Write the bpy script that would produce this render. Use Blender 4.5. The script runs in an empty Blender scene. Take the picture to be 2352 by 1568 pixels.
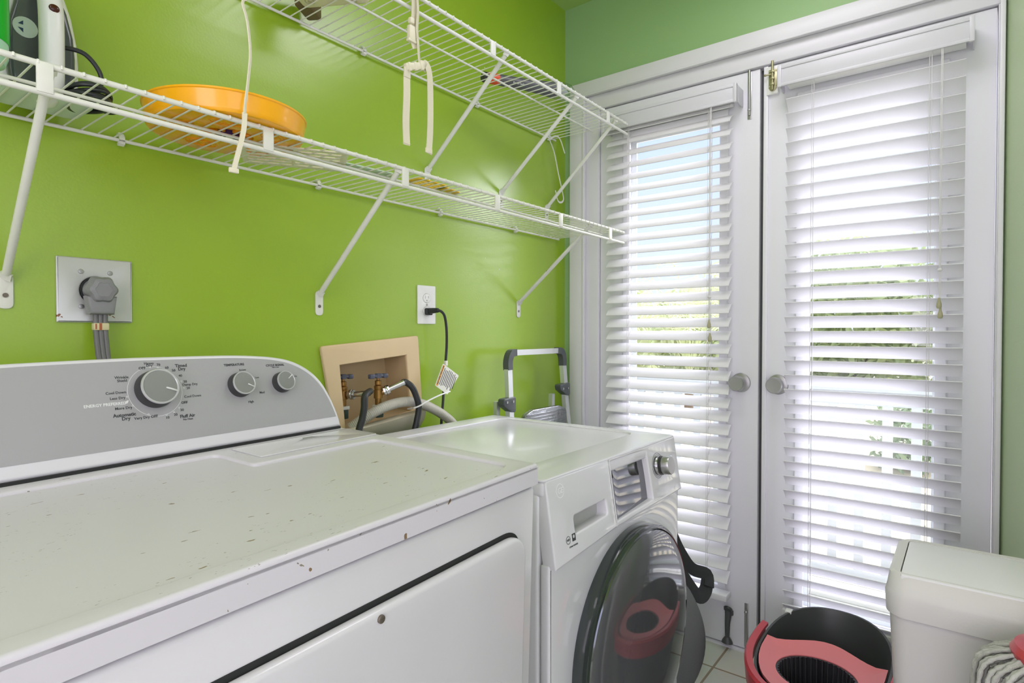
import bpy, bmesh, math, random
from mathutils import Vector, Matrix, Quaternion
PI = math.pi
random.seed(7)
SC = bpy.context.scene
COL = SC.collection
V = Vector

# ------------------------------------------------------------------ camera, sky, light, exposure
cam_d = bpy.data.cameras.new('camera')
cam_d.sensor_width = 36.0
cam_d.lens = 1352.85 * 36 / 2352
cam_d.clip_start = 0.02
cam = bpy.data.objects.new('camera', cam_d)
COL.objects.link(cam)
F_ = V((0.79116159, 0.61140044, -0.01590095)); R_ = V((0.61147775, -0.79126163, 0.0)); U_ = V((0.01258181, 0.00972308, 0.99987354))
m = Matrix((R_, U_, -F_)).transposed().to_4x4()
m.translation = V((-2.11923, -1.354304, 1.12446))
cam.matrix_world = m
SC.camera = cam

vs = SC.view_settings
vs.view_transform = 'Standard'; vs.look = 'None'; vs.gamma = 1.0; vs.exposure = 0.0; vs.use_curve_mapping = False
SC.display_settings.display_device = 'sRGB'
SC.cycles.transparent_max_bounces = 32

world = bpy.data.worlds.new('sky'); SC.world = world
world.use_nodes = True
nt = world.node_tree; nt.nodes.clear()
out = nt.nodes.new('ShaderNodeOutputWorld'); bg = nt.nodes.new('ShaderNodeBackground')
tc = nt.nodes.new('ShaderNodeTexCoord'); sep = nt.nodes.new('ShaderNodeSeparateXYZ')
rp = nt.nodes.new('ShaderNodeValToRGB')
rp.color_ramp.elements[0].position = 0.0; rp.color_ramp.elements[0].color = (0.335, 0.355, 0.44, 1)
rp.color_ramp.elements[1].position = 0.36; rp.color_ramp.elements[1].color = (0.25, 0.31, 0.46, 1)
e = rp.color_ramp.elements.new(0.60); e.color = (0.72, 0.74, 0.78, 1)
nz = nt.nodes.new('ShaderNodeTexNoise'); nz.inputs['Scale'].default_value = 3.2; nz.inputs['Detail'].default_value = 6
r2 = nt.nodes.new('ShaderNodeValToRGB'); r2.color_ramp.elements[0].position = 0.5; r2.color_ramp.elements[1].position = 0.68
mx = nt.nodes.new('ShaderNodeMixRGB'); mx.inputs[2].default_value = (0.34, 0.355, 0.42, 1)
lt = nt.nodes.new('ShaderNodeMixRGB'); lt.blend_type = 'LIGHTEN'; lt.inputs[0].default_value = 1
nt.links.new(tc.outputs['Generated'], sep.inputs[0]); nt.links.new(sep.outputs['Z'], rp.inputs[0])
nt.links.new(tc.outputs['Generated'], nz.inputs['Vector']); nt.links.new(nz.outputs[0], r2.inputs[0])
nt.links.new(r2.outputs[0], mx.inputs[0]); nt.links.new(rp.outputs[0], mx.inputs[1])
nt.links.new(mx.outputs[0], lt.inputs[1]); nt.links.new(rp.outputs[0], lt.inputs[2]); nt.links.new(lt.outputs[0], bg.inputs['Color']); nt.links.new(bg.outputs[0], out.inputs['Surface'])
bg.inputs['Strength'].default_value = 3.0

sun_d = bpy.data.lights.new('sun', 'SUN'); sun_d.energy = 10.5; sun_d.angle = math.radians(60); sun_d.color = (1.0, 0.94, 1.06)
sun = bpy.data.objects.new('sun', sun_d); COL.objects.link(sun)
sun.rotation_euler = V((-0.68, 0.42, -0.60)).to_track_quat('-Z', 'Y').to_euler()

PANEL_FILL_POWER = 2.0  # powers of the added fill lights, all out of view
HALL_FILL_POWER = 8.6
ROOM_FILL_POWER = 3.2
REAR_FILL_POWER = 20.0

# ------------------------------------------------------------------ colour and materials
def lin(c):
    return tuple(((x / 255) / 12.92 if x / 255 <= 0.04045 else ((x / 255 + 0.055) / 1.055) ** 2.4) for x in c) + (1.0,)

MATS = {}
def mat(name, rgb, rough=0.5, metal=0.0, spec=0.5, bump=0.0, bscale=80.0, var=0.0, vscale=6.0, coat=0.0, trans=0.0, alpha=1.0, sss=0.0):
    if name in MATS: return MATS[name]
    m = bpy.data.materials.new(name); m.use_nodes = True
    n = m.node_tree; b = n.nodes['Principled BSDF']
    b.inputs['Base Color'].default_value = lin(rgb); b.inputs['Roughness'].default_value = rough
    b.inputs['Metallic'].default_value = metal; b.inputs['Specular IOR Level'].default_value = spec
    b.inputs['Coat Weight'].default_value = coat; b.inputs['Coat Roughness'].default_value = 0.05
    b.inputs['Transmission Weight'].default_value = trans; b.inputs['Alpha'].default_value = alpha
    if bump or var:
        t = n.nodes.new('ShaderNodeTexCoord')
    if bump:
        z = n.nodes.new('ShaderNodeTexNoise'); z.inputs['Scale'].default_value = bscale; z.inputs['Detail'].default_value = 4
        bp = n.nodes.new('ShaderNodeBump'); bp.inputs['Strength'].default_value = bump; bp.inputs['Distance'].default_value = 0.002
        n.links.new(t.outputs['Object'], z.inputs['Vector']); n.links.new(z.outputs[0], bp.inputs['Height']); n.links.new(bp.outputs[0], b.inputs['Normal'])
    if var:
        z = n.nodes.new('ShaderNodeTexNoise'); z.inputs['Scale'].default_value = vscale; z.inputs['Detail'].default_value = 5
        r = n.nodes.new('ShaderNodeMixRGB')
        c = lin(rgb)
        r.inputs[1].default_value = tuple(x * (1 - var) for x in c[:3]) + (1,); r.inputs[2].default_value = tuple(min(1, x * (1 + var)) for x in c[:3]) + (1,)
        n.links.new(t.outputs['Object'], z.inputs['Vector']); n.links.new(z.outputs[0], r.inputs[0]); n.links.new(r.outputs[0], b.inputs['Base Color'])
    MATS[name] = m
    return m

def specks(m, rgb, scale, thr, keep, stretch=(1, 1, 1), rot=0.0, mask_scale=3.0, mask_lo=0.5):
    """small chips or stains of another colour scattered over a material: voronoi cells with random keep and a patchy mask"""
    n = m.node_tree; b = n.nodes['Principled BSDF']
    t = n.nodes.new('ShaderNodeTexCoord'); mp = n.nodes.new('ShaderNodeMapping'); mp.inputs['Scale'].default_value = stretch; mp.inputs['Rotation'].default_value = (0, 0, rot)
    dn = n.nodes.new('ShaderNodeTexNoise'); dn.inputs['Scale'].default_value = scale * 1.5
    ad = n.nodes.new('ShaderNodeVectorMath'); ad.operation = 'MULTIPLY_ADD'; ad.inputs[1].default_value = (0.04,) * 3
    v = n.nodes.new('ShaderNodeTexVoronoi'); v.inputs['Scale'].default_value = scale
    lt = n.nodes.new('ShaderNodeMath'); lt.operation = 'LESS_THAN'; lt.inputs[1].default_value = thr
    sp = n.nodes.new('ShaderNodeSeparateColor'); gt = n.nodes.new('ShaderNodeMath'); gt.operation = 'GREATER_THAN'; gt.inputs[1].default_value = 1 - keep
    mk = n.nodes.new('ShaderNodeTexNoise'); mk.inputs['Scale'].default_value = mask_scale
    mg = n.nodes.new('ShaderNodeMath'); mg.operation = 'GREATER_THAN'; mg.inputs[1].default_value = mask_lo
    m1 = n.nodes.new('ShaderNodeMath'); m1.operation = 'MULTIPLY'; m2 = n.nodes.new('ShaderNodeMath'); m2.operation = 'MULTIPLY'
    mix = n.nodes.new('ShaderNodeMixRGB'); mix.inputs[2].default_value = lin(rgb)
    L = n.links.new
    L(t.outputs['Object'], mp.inputs['Vector']); L(mp.outputs[0], dn.inputs['Vector'])
    L(dn.outputs['Color'], ad.inputs[0]); L(mp.outputs[0], ad.inputs[2]); L(ad.outputs[0], v.inputs['Vector'])
    L(v.outputs['Distance'], lt.inputs[0]); L(v.outputs['Color'], sp.inputs[0]); L(sp.outputs[0], gt.inputs[0])
    L(t.outputs['Object'], mk.inputs['Vector']); L(mk.outputs[0], mg.inputs[0])
    L(lt.outputs[0], m1.inputs[0]); L(gt.outputs[0], m1.inputs[1]); L(m1.outputs[0], m2.inputs[0]); L(mg.outputs[0], m2.inputs[1])
    if b.inputs['Base Color'].is_linked:
        L(b.inputs['Base Color'].links[0].from_socket, mix.inputs[1])
    else:
        mix.inputs[1].default_value = b.inputs['Base Color'].default_value
    L(m2.outputs[0], mix.inputs[0]); L(mix.outputs[0], b.inputs['Base Color'])

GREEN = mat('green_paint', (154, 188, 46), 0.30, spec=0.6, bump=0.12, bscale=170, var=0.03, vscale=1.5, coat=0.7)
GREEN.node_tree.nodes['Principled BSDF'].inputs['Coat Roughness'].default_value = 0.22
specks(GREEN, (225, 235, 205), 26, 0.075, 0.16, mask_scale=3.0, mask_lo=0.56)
GREEN2 = mat('green_paint_end_wall_lit', (150, 186, 128), 0.42, spec=0.4, bump=0.25, bscale=170, var=0.03, vscale=1.5)  # same wall green with this wall's bluish light mixed into the colour
GREEN3 = mat('green_paint_side_wall_lit', (188, 207, 166), 0.35, spec=0.5, bump=0.25, bscale=170, var=0.03, vscale=1.5)  # same wall green, its colour paled to carry the daylight washing this wall
CEIL = mat('green_paint_ceiling', (172, 202, 118), 0.6, bump=0.2, bscale=120)
WALLW = mat('off_white_paint', (225, 224, 218), 0.6, bump=0.1)
TRIM = mat('white_trim_paint', (226, 225, 230), 0.35, bump=0.12, bscale=60, var=0.02)
DOORP = mat('white_door_paint', (230, 230, 235), 0.32, bump=0.08, bscale=40, var=0.02)
SEAL = mat('grey_weatherstrip', (70, 72, 72), 0.6)
def glass_mat(name, tint=(1, 1, 1), rough=0.0, refl=1.0):
    m = bpy.data.materials.new(name); m.use_nodes = True
    n = m.node_tree; n.nodes.clear()
    o = n.nodes.new('ShaderNodeOutputMaterial'); t = n.nodes.new('ShaderNodeBsdfTransparent'); g = n.nodes.new('ShaderNodeBsdfGlossy')
    f = n.nodes.new('ShaderNodeLayerWeight'); f.inputs[0].default_value = 0.5; mm = n.nodes.new('ShaderNodeMixShader')
    pw = n.nodes.new('ShaderNodeMath'); pw.operation = 'POWER'; pw.inputs[1].default_value = 3.5
    ma = n.nodes.new('ShaderNodeMath'); ma.operation = 'MULTIPLY_ADD'; ma.inputs[1].default_value = 0.55; ma.inputs[2].default_value = 0.05
    n.links.new(f.outputs['Facing'], pw.inputs[0]); n.links.new(pw.outputs[0], ma.inputs[0])
    t.inputs[0].default_value = tint + (1,); g.inputs['Roughness'].default_value = rough
    k = n.nodes.new('ShaderNodeMath'); k.operation = 'MULTIPLY'; k.inputs[1].default_value = refl
    n.links.new(ma.outputs[0], k.inputs[0]); n.links.new(k.outputs[0], mm.inputs[0])
    n.links.new(t.outputs[0], mm.inputs[1]); n.links.new(g.outputs[0], mm.inputs[2]); n.links.new(mm.outputs[0], o.inputs[0])
    return m
GLASS = glass_mat('window_glass', (0.97, 0.99, 0.98))
CLEAR = glass_mat('clear_plastic', (0.86, 0.9, 0.9), 0.08, 1.6)
def translucent(name, rgb, amount=0.3, rough=0.5):
    m = bpy.data.materials.new(name); m.use_nodes = True
    n = m.node_tree; b = n.nodes['Principled BSDF']; o = n.nodes['Material Output']
    b.inputs['Base Color'].default_value = lin(rgb); b.inputs['Roughness'].default_value = rough
    t = n.nodes.new('ShaderNodeBsdfTranslucent'); t.inputs[0].default_value = lin(rgb)
    mm = n.nodes.new('ShaderNodeMixShader'); mm.inputs[0].default_value = amount
    n.links.new(b.outputs[0], mm.inputs[1]); n.links.new(t.outputs[0], mm.inputs[2]); n.links.new(mm.outputs[0], o.inputs[0])
    return m
SLAT = translucent('white_slat_vinyl', (245, 244, 248), 0.16, 0.4)
CORD = mat('blind_cord', (225, 222, 225), 0.7)
TASSEL = mat('beige_tassel', (176, 172, 140), 0.5)
ENAMEL = mat('white_appliance_enamel', (214, 213, 214), 0.2, spec=0.5, coat=0.25)
ENAMELT = mat('scratched_white_enamel_top', (213, 210, 214), 0.36, spec=0.35, coat=0.1)
specks(ENAMELT, (134, 112, 84), 26, 0.11, 0.55, stretch=(1.0, 3.0, 1), rot=0.25, mask_scale=4.5, mask_lo=0.50)
specks(ENAMELT, (140, 134, 118), 60, 0.13, 0.45, stretch=(1.0, 4.0, 1), rot=-0.15, mask_scale=5.2, mask_lo=0.50)
ENAMEL2 = mat('washer_white_enamel', (224, 223, 226), 0.07, spec=0.5, coat=0.6)
CONS = mat('console_grey', (172, 171, 173), 0.38, metal=0.25, spec=0.5, bump=0.05, bscale=400)
GAP = mat('dark_gap', (38, 40, 38), 0.8)
KNOBF = mat('knob_face_grey', (150, 150, 150), 0.35, metal=0.55)
CHROME = mat('chrome', (205, 205, 208), 0.14, metal=1.0)
STEEL = mat('satin_nickel', (176, 176, 174), 0.33, metal=0.9)
KNOBB = mat('knob_dark_side', (52, 53, 52), 0.4)
INK = mat('dark_print', (58, 60, 62), 0.6)
INKW = mat('white_print', (232, 233, 230), 0.6)
WIREW = mat('white_vinyl_coated_wire', (234, 235, 230), 0.38, var=0.04, vscale=30)
WIREO = mat('aged_white_vinyl_wire', (228, 229, 216), 0.42, var=0.06, vscale=30)
RUST = mat('rusty_painted_steel', (214, 214, 208), 0.5)
specks(RUST, (92, 60, 44), 30, 0.3, 0.3, mask_scale=14, mask_lo=0.55)
SCREW = mat('worn_screw', (120, 112, 100), 0.45, metal=0.7)
BLACK = mat('black_rubber', (38, 41, 42), 0.45)
BLACKG = mat('black_gloss', (22, 26, 26), 0.08, coat=0.5)
DGREY = mat('dark_grey_plastic', (74, 76, 77), 0.42, var=0.05)
GREYP = mat('grey_plastic', (138, 139, 139), 0.42)
GREYC = mat('grey_cord', (112, 112, 110), 0.45)
PLATE = mat('stained_metal_plate', (206, 208, 202), 0.38, metal=0.3)
specks(PLATE, (128, 84, 50), 55, 0.26, 0.25, mask_scale=9, mask_lo=0.52)
PLATEE = mat('plate_worn_edge', (150, 152, 150), 0.4, metal=0.5)
WPLAST = mat('white_plastic', (238, 238, 234), 0.3)
MINT = mat('mint_white_plastic', (206, 222, 208), 0.35)
CREAM = mat('cream_plastic', (232, 226, 200), 0.45)
CREAMW = mat('cream_webbing', (228, 222, 196), 0.75, bump=0.6, bscale=500)
BEIGE = mat('aged_beige_plastic', (226, 200, 158), 0.42, var=0.06, vscale=8)
BEIGED = mat('beige_box_liner', (196, 172, 132), 0.5, var=0.08, vscale=9)
LIP = mat('pale_beige_lip', (214, 206, 184), 0.4, var=0.05)
BRASS = mat('old_brass', (158, 120, 66), 0.36, metal=0.85, var=0.2, vscale=40)
VALVEB = mat('blue_grey_valve_handle', (84, 88, 104), 0.4)
GHOSE = mat('grey_corrugated_hose', (196, 192, 180), 0.5)
ORANGE = mat('orange_plastic', (254, 180, 22), 0.25, coat=0.2)
ORANGED = mat('deep_orange_plastic', (250, 164, 22), 0.3)
PURPLE = mat('purple_label', (66, 40, 104), 0.4)
YELLOW = mat('yellow_plastic', (240, 196, 30), 0.4)
BGREEN = mat('bright_green_plastic', (0, 186, 40), 0.35)
ALU = mat('brushed_aluminium', (214, 216, 216), 0.3, metal=0.6)
ALUT = mat('tread_aluminium', (150, 152, 154), 0.22, metal=0.9, bump=1.0, bscale=60)
JOINT = mat('dark_grey_joint', (76, 80, 82), 0.35)
REDP = mat('red_plastic', (196, 62, 72), 0.32, coat=0.15)
PINK = mat('pink_plastic', (232, 130, 134), 0.4)
BAGM = mat('grey_bag_fabric', (112, 114, 116), 0.75, bump=0.5, bscale=220, var=0.12, vscale=7)
STRAPM = mat('black_webbing', (50, 52, 54), 0.7, bump=0.5, bscale=500)
BINM = mat('bin_pale_plastic', (222, 219, 218), 0.42, bump=0.1, bscale=250)
BINF = mat('bin_flap_white', (242, 240, 244), 0.35)
YARN = mat('grey_yarn', (190, 189, 184), 0.9, bump=1.0, bscale=260, var=0.12, vscale=60)
ORED = mat('orange_red_plastic', (232, 84, 48), 0.35)
BROWN = mat('brown_plastic', (112, 92, 66), 0.5)
BRASSB = mat('dull_brass_bolt', (168, 164, 128), 0.35, metal=0.7)
PAPER = mat('tag_paper', (232, 230, 220), 0.5)
TAGO = mat('tag_orange', (230, 160, 40), 0.5)
AMBER = mat('amber_button', (70, 24, 14), 0.2)
DISP = mat('washer_display_mirror', (120, 122, 126), 0.05, metal=0.85)
DOORG = mat('washer_door_smoked_glass', (98, 99, 101), 0.05, metal=0.35, coat=0.6)
DOORR = mat('washer_door_dark_ring', (40, 48, 45), 0.06, coat=0.8)

# ------------------------------------------------------------------ mesh builder
DEPS = None
class G:
    def __init__(s): s.bm = bmesh.new()
    def _merge(s, t, mt=None):
        if mt is not None: bmesh.ops.transform(t, matrix=mt, verts=t.verts)
        me = bpy.data.meshes.new('t'); t.to_mesh(me); t.free(); s.bm.from_mesh(me); bpy.data.meshes.remove(me)
        return s
    def box(s, lo, hi, bev=0.0, seg=2, mt=None):
        t = bmesh.new(); bmesh.ops.create_cube(t, size=1)
        lo = V(lo); hi = V(hi); c = (lo + hi) / 2; d = hi - lo
        for v in t.verts: v.co = V((v.co.x * d.x, v.co.y * d.y, v.co.z * d.z)) + c
        if bev: bmesh.ops.bevel(t, geom=t.edges[:], offset=min(bev, min(abs(x) for x in d) * 0.49), segments=seg, affect='EDGES', profile=0.5)
        return s._merge(t, mt)
    def cyl(s, p0, p1, r, r2=None, seg=16, bev=0.0):
        p0 = V(p0); p1 = V(p1); L = (p1 - p0).length
        t = bmesh.new(); bmesh.ops.create_cone(t, cap_ends=True, segments=seg, radius1=r, radius2=r if r2 is None else r2, depth=L)
        if bev:
            ed = [e for e in t.edges if abs(e.verts[0].co.z - e.verts[1].co.z) < 1e-6]
            bmesh.ops.bevel(t, geom=ed, offset=bev, segments=2, affect='EDGES', profile=0.5)
        q = (p1 - p0).to_track_quat('Z', 'Y').to_matrix().to_4x4(); q.translation = (p0 + p1) / 2
        return s._merge(t, q)
    def ell(s, c, r, seg=20, rings=12, mt=None):
        t = bmesh.new(); bmesh.ops.create_uvsphere(t, u_segments=seg, v_segments=rings, radius=1)
        for v in t.verts: v.co = V((v.co.x * r[0], v.co.y * r[1], v.co.z * r[2])) + V(c)
        return s._merge(t, mt)
    def tube(s, pts, r, seg=10, smooth=0, flat=None, up=None, closed=False, caps=True, rf=None):
        """tube of radius r (or flat = (width, thickness)) swept along points"""
        pts = [V(p) for p in pts]
        if smooth: pts = spline(pts, smooth, closed)
        n = len(pts); t = bmesh.new(); rings = []
        tan = []
        for i in range(n):
            a = pts[(i - 1) % n] if (closed or i > 0) else pts[i]; b = pts[(i + 1) % n] if (closed or i < n - 1) else pts[i]
            tan.append((b - a).normalized())
        nrm = V(up) if up else tan[0].orthogonal()
        for i in range(n):
            if up: nrm = V(up) if not callable(up) else up(i)
            nrm = (nrm - tan[i] * nrm.dot(tan[i]))
            nrm = nrm.normalized() if nrm.length > 1e-6 else tan[i].orthogonal().normalized()
            bn = tan[i].cross(nrm)
            rr = rf(i / max(1, n - 1)) * r if rf else r
            ring = []
            for k in range(4 if flat else seg):
                if flat:
                    a, b = ((1, 1), (-1, 1), (-1, -1), (1, -1))[k]
                    co = pts[i] + nrm * (a * flat[1] / 2) + bn * (b * flat[0] / 2)
                else:
                    an = 2 * PI * k / seg; co = pts[i] + (nrm * math.cos(an) + bn * math.sin(an)) * rr
                ring.append(t.verts.new(co))
            rings.append(ring)
        for i in range(n if closed else n - 1):
            a = rings[i]; b = rings[(i + 1) % n]; k = len(a)
            for j in range(k): t.faces.new((a[j], a[(j + 1) % k], b[(j + 1) % k], b[j]))
        if caps and not closed:
            t.faces.new(rings[0][::-1]); t.faces.new(rings[-1])
        bmesh.ops.recalc_face_normals(t, faces=t.faces)
        return s._merge(t)
    def lathe(s, prof, mt=None, seg=32, sx=1.0, sy=1.0, close=False, xf=None):
        """profile of (radius, z) turned about z"""
        t = bmesh.new(); rings = []
        for (r, z) in prof:
            if r < 1e-6: rings.append([t.verts.new((0, 0, z))])
            else: rings.append([t.verts.new((r * sx * math.cos(2 * PI * k / seg), r * sy * math.sin(2 * PI * k / seg), z)) for k in range(seg)])
        prs = list(zip(rings, rings[1:])) + ([(rings[-1], rings[0])] if close else [])
        for a, b in prs:
            for k in range(seg):
                j = (k + 1) % seg
                if len(a) == 1 and len(b) == 1: continue
                if len(a) == 1: t.faces.new((a[0], b[j], b[k]))
                elif len(b) == 1: t.faces.new((a[k], a[j], b[0]))
                else: t.faces.new((a[k], a[j], b[j], b[k]))
        if xf:
            for v in t.verts: v.co = xf(v.co)
        bmesh.ops.recalc_face_normals(t, faces=t.faces)
        return s._merge(t, mt)
    def plate(s, outer, holes=(), z0=0.0, z1=0.01, bev=0.0, mt=None, seg=2):
        """flat sheet with holes, outline in (u, v), thickness along w"""
        cu = bpy.data.curves.new('t', 'CURVE'); cu.dimensions = '2D'; cu.fill_mode = 'BOTH'
        for pl in [outer] + list(holes):
            sp = cu.splines.new('POLY'); sp.points.add(len(pl) - 1); sp.use_cyclic_u = True
            for p, q in zip(sp.points, pl): p.co = (q[0], q[1], 0, 1)
        th = (z1 - z0) / 2; bev = min(bev, th)
        cu.extrude = th - bev; cu.bevel_depth = bev; cu.bevel_resolution = seg; cu.offset = -bev
        ob = bpy.data.objects.new('t', cu); COL.objects.link(ob)
        dg = bpy.context.evaluated_depsgraph_get(); dg.update()
        me = bpy.data.meshes.new_from_object(ob.evaluated_get(dg))
        t = bmesh.new(); t.from_mesh(me)
        bmesh.ops.translate(t, vec=(0, 0, (z0 + z1) / 2), verts=t.verts)
        bmesh.ops.remove_doubles(t, verts=t.verts, dist=1e-6)
        bpy.data.objects.remove(ob); bpy.data.curves.remove(cu); bpy.data.meshes.remove(me)
        return s._merge(t, mt)
    def text(s, body, size, mt, bold=0.0, depth=0.0002, align='CENTER', shear=0.0):
        cu = bpy.data.curves.new('t', 'FONT'); cu.body = body; cu.size = size; cu.align_x = align; cu.align_y = 'CENTER'
        cu.extrude = depth; cu.offset = bold * size; cu.resolution_u = 2; cu.shear = shear
        ob = bpy.data.objects.new('t', cu); COL.objects.link(ob)
        dg = bpy.context.evaluated_depsgraph_get(); dg.update()
        me = bpy.data.meshes.new_from_object(ob.evaluated_get(dg))
        t = bmesh.new(); t.from_mesh(me)
        bpy.data.objects.remove(ob); bpy.data.curves.remove(cu); bpy.data.meshes.remove(me)
        return s._merge(t, mt)
    def quad(s, *pts):
        s.bm.faces.new([s.bm.verts.new(p) for p in pts]); return s
    def obj(s, name, material, parent=None, sharp=35, mats=None, flat=False):
        me = bpy.data.meshes.new(name); s.bm.to_mesh(me); s.bm.free()
        for mm in (mats or [material]): me.materials.append(mm)
        if not flat:
            for p in me.polygons: p.use_smooth = True
            me.set_sharp_from_angle(angle=math.radians(sharp))
        o = bpy.data.objects.new(name, me); COL.objects.link(o)
        if parent is not None: o.parent = parent
        return o

def spline(P, k, closed=False):
    n = len(P); o = []
    rng = range(n) if closed else range(n - 1)
    for i in rng:
        p0 = P[(i - 1) % n] if (closed or i > 0) else P[0]; p1 = P[i]; p2 = P[(i + 1) % n]; p3 = P[(i + 2) % n] if (closed or i + 2 < n) else P[-1]
        for j in range(k):
            t = j / k
            o.append(0.5 * ((2 * p1) + (p2 - p0) * t + (2 * p0 - 5 * p1 + 4 * p2 - p3) * t * t + (3 * p1 - p0 - 3 * p2 + p3) * t ** 3))
    if not closed: o.append(P[-1])
    return o
def rrect(x0, y0, x1, y1, r, n=6):
    return fillet([(x0, y0), (x1, y0), (x1, y1), (x0, y1)], r, n)
def fillet(P, r, n=6):
    o = []; N = len(P); rs = r if isinstance(r, (list, tuple)) else [r] * N
    for i in range(N):
        p = V(P[i]).to_2d(); a = V(P[i - 1]).to_2d(); b = V(P[(i + 1) % N]).to_2d()
        if rs[i] <= 0: o.append(tuple(p)); continue
        da = (a - p).normalized(); db = (b - p).normalized(); ang = da.angle(db)
        d = min(rs[i] / math.tan(ang / 2), (a - p).length * 0.49, (b - p).length * 0.49)
        s0 = p + da * d; s1 = p + db * d
        for k in range(n + 1):
            t = k / n
            o.append(tuple((1 - t) ** 2 * s0 * 1.0 + 2 * t * (1 - t) * p + t * t * s1))
    return o
def circ(cx, cy, r, n=32, ry=None):
    return [(cx + r * math.cos(2 * PI * k / n), cy + (ry or r) * math.sin(2 * PI * k / n)) for k in range(n)]
def basis(ux, uy, uz, t=(0, 0, 0)):
    mm = Matrix((V(ux), V(uy), V(uz))).transposed().to_4x4(); mm.translation = V(t); return mm
def WALL(x=0, z=0, off=0):   # (u, v, w) on the washer wall: u = +x, v = +z, w = into the room
    return basis((1, 0, 0), (0, 0, 1), (0, -1, 0), (x, -off, z))
def FAR(y=0, z=0, off=0):    # on the door wall: u = -y, v = +z, w = into the room
    return basis((0, -1, 0), (0, 0, 1), (-1, 0, 0), (-off, y, z))
def T(x, y, z): return Matrix.Translation((x, y, z))

def tag(o, label=None, cat=None, group=None, kind=None):
    if label: o['label'] = label
    if cat: o['category'] = cat
    if group: o['group'] = group
    if kind: o['kind'] = kind
    return o
def thing(name, label, cat, loc=(0, 0, 0), group=None, rot=None):
    o = bpy.data.objects.new(name, None); COL.objects.link(o); o.location = loc
    if rot: o.rotation_euler = rot
    o.empty_display_size = 0.05
    return tag(o, label, cat, group)
def base(loc):   # parts of a thing are built in world space, then seated under its empty
    return V(loc)
def adopt(root, *objs):
    for o in objs:
        o.parent = root; o.matrix_parent_inverse = Matrix.Translation(-root.location)
    return root
def W(g, name, material, root, **k):   # part built in world coordinates
    o = g.obj(name, material, **k)
    o.parent = root
    o.matrix_parent_inverse = Matrix.Translation(-root_loc(root))
    return o
def root_loc(r):
    v = V((0, 0, 0))
    while r is not None:
        if r.parent is None: v += r.location
        r = r.parent
    return v
def sub(g, name, material, part, **k):   # sub-part in world coordinates under a part that was itself built in world coordinates
    o = g.obj(name, material, **k); o.parent = part; return o
def struct(g, name, material, **k):
    return tag(g.obj(name, material, **k), kind='structure')

# ------------------------------------------------------------------ room shell
H = 2.477
BOX_O = [(-1.203, 1.087), (-0.855, 1.114), (-0.834, 0.845), (-1.150, 0.800)]
BOX_I = [(-1.143, 1.035), (-0.904, 1.055), (-0.887, 0.884), (-1.124, 0.850)]
g = G(); g.plate([(-3.45, -0.0), (0.0, -0.0), (0.0, H), (-3.45, H)], [BOX_I], -0.1, 0.0, mt=WALL()); struct(g, 'wall_left', GREEN, flat=True)
g = G(); g.plate([(-0.0, 0), (0.098, 0), (0.098, 2.092), (1.428, 2.092), (1.428, 0), (1.60, 0), (1.60, H), (0, H)], [], -0.13, 0.0, mt=FAR()); struct(g, 'wall_far', GREEN2, flat=True)
RS = 0.25
g = G()
g.box((0, -0.08, 0), (1.20, 0, H), mt=T(0, -1.431, 0) @ Matrix.Rotation(PI + math.atan(RS), 4, 'Z') @ Matrix.Scale(-1, 4, (0, 1, 0)))
bmesh.ops.recalc_face_normals(g.bm, faces=g.bm.faces)
struct(g, 'wall_right', GREEN3, flat=True)
g = G(); g.box((-3.55, -3.6, 0), (-3.45, 0.1, H)); struct(g, 'wall_rear', WALLW, flat=True)
g = G(); g.box((-1.165, -3.6, 0), (-1.085, -1.70, H)); struct(g, 'wall_hall', WALLW, flat=True)
g = G(); g.plate([(-3.55, 0), (-1.08, 0), (-1.08, H), (-3.55, H)], [[(-3.3, 0.55), (-1.4, 0.55), (-1.4, 2.2), (-3.3, 2.2)]], -0.05, 0.05, 0, basis((1, 0, 0), (0, 0, 1), (0, -1, 0), (0, -3.55, 0))); struct(g, 'wall_front', WALLW, flat=True)
wn = bpy.data.objects.new('fill_window_1', None); COL.objects.link(wn); tag(wn, kind='structure')  # made-up window, added so fill light can enter from the hall
g = G(); g.plate([(-3.32, 0.53), (-1.38, 0.53), (-1.38, 2.22), (-3.32, 2.22)], [[(-3.26, 0.59), (-2.37, 0.59), (-2.37, 2.16), (-3.26, 2.16)], [(-2.33, 0.59), (-1.44, 0.59), (-1.44, 2.16), (-2.33, 2.16)]], -0.03, 0.03, 0.003, basis((1, 0, 0), (0, 0, 1), (0, -1, 0), (0, -3.53, 0))); g.obj('fill_window_frame', TRIM, wn)
ld = bpy.data.lights.new('hall_fill_light', 'AREA'); ld.shape = 'RECTANGLE'; ld.size = 1.8; ld.size_y = 1.55; ld.energy = HALL_FILL_POWER; ld.color = (1.0, 0.89, 1.13)  # added fill light standing in for hall daylight
lo = bpy.data.objects.new('hall_fill_light', ld); COL.objects.link(lo); lo.location = (-2.35, -3.48, 1.375); lo.rotation_euler = (PI / 2, 0, 0)
wn = bpy.data.objects.new('fill_window_2', None); COL.objects.link(wn); tag(wn, kind='structure')  # made-up window, added to hold the rear fill light
g = G(); g.plate([(0.95, 0.6), (2.35, 0.6), (2.35, 2.1), (0.95, 2.1)], [[(1.01, 0.66), (2.29, 0.66), (2.29, 2.04), (1.01, 2.04)]], -0.02, 0.03, 0.003, basis((0, -1, 0), (0, 0, 1), (-1, 0, 0), (-3.43, 0, 0))); g.obj('fill_window_frame', TRIM, wn)
ld = bpy.data.lights.new('rear_fill_light', 'AREA'); ld.shape = 'RECTANGLE'; ld.size = 1.28; ld.size_y = 1.38; ld.energy = REAR_FILL_POWER; ld.color = (1.0, 0.89, 1.13)  # fill light added behind the camera to brighten the door side
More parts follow.
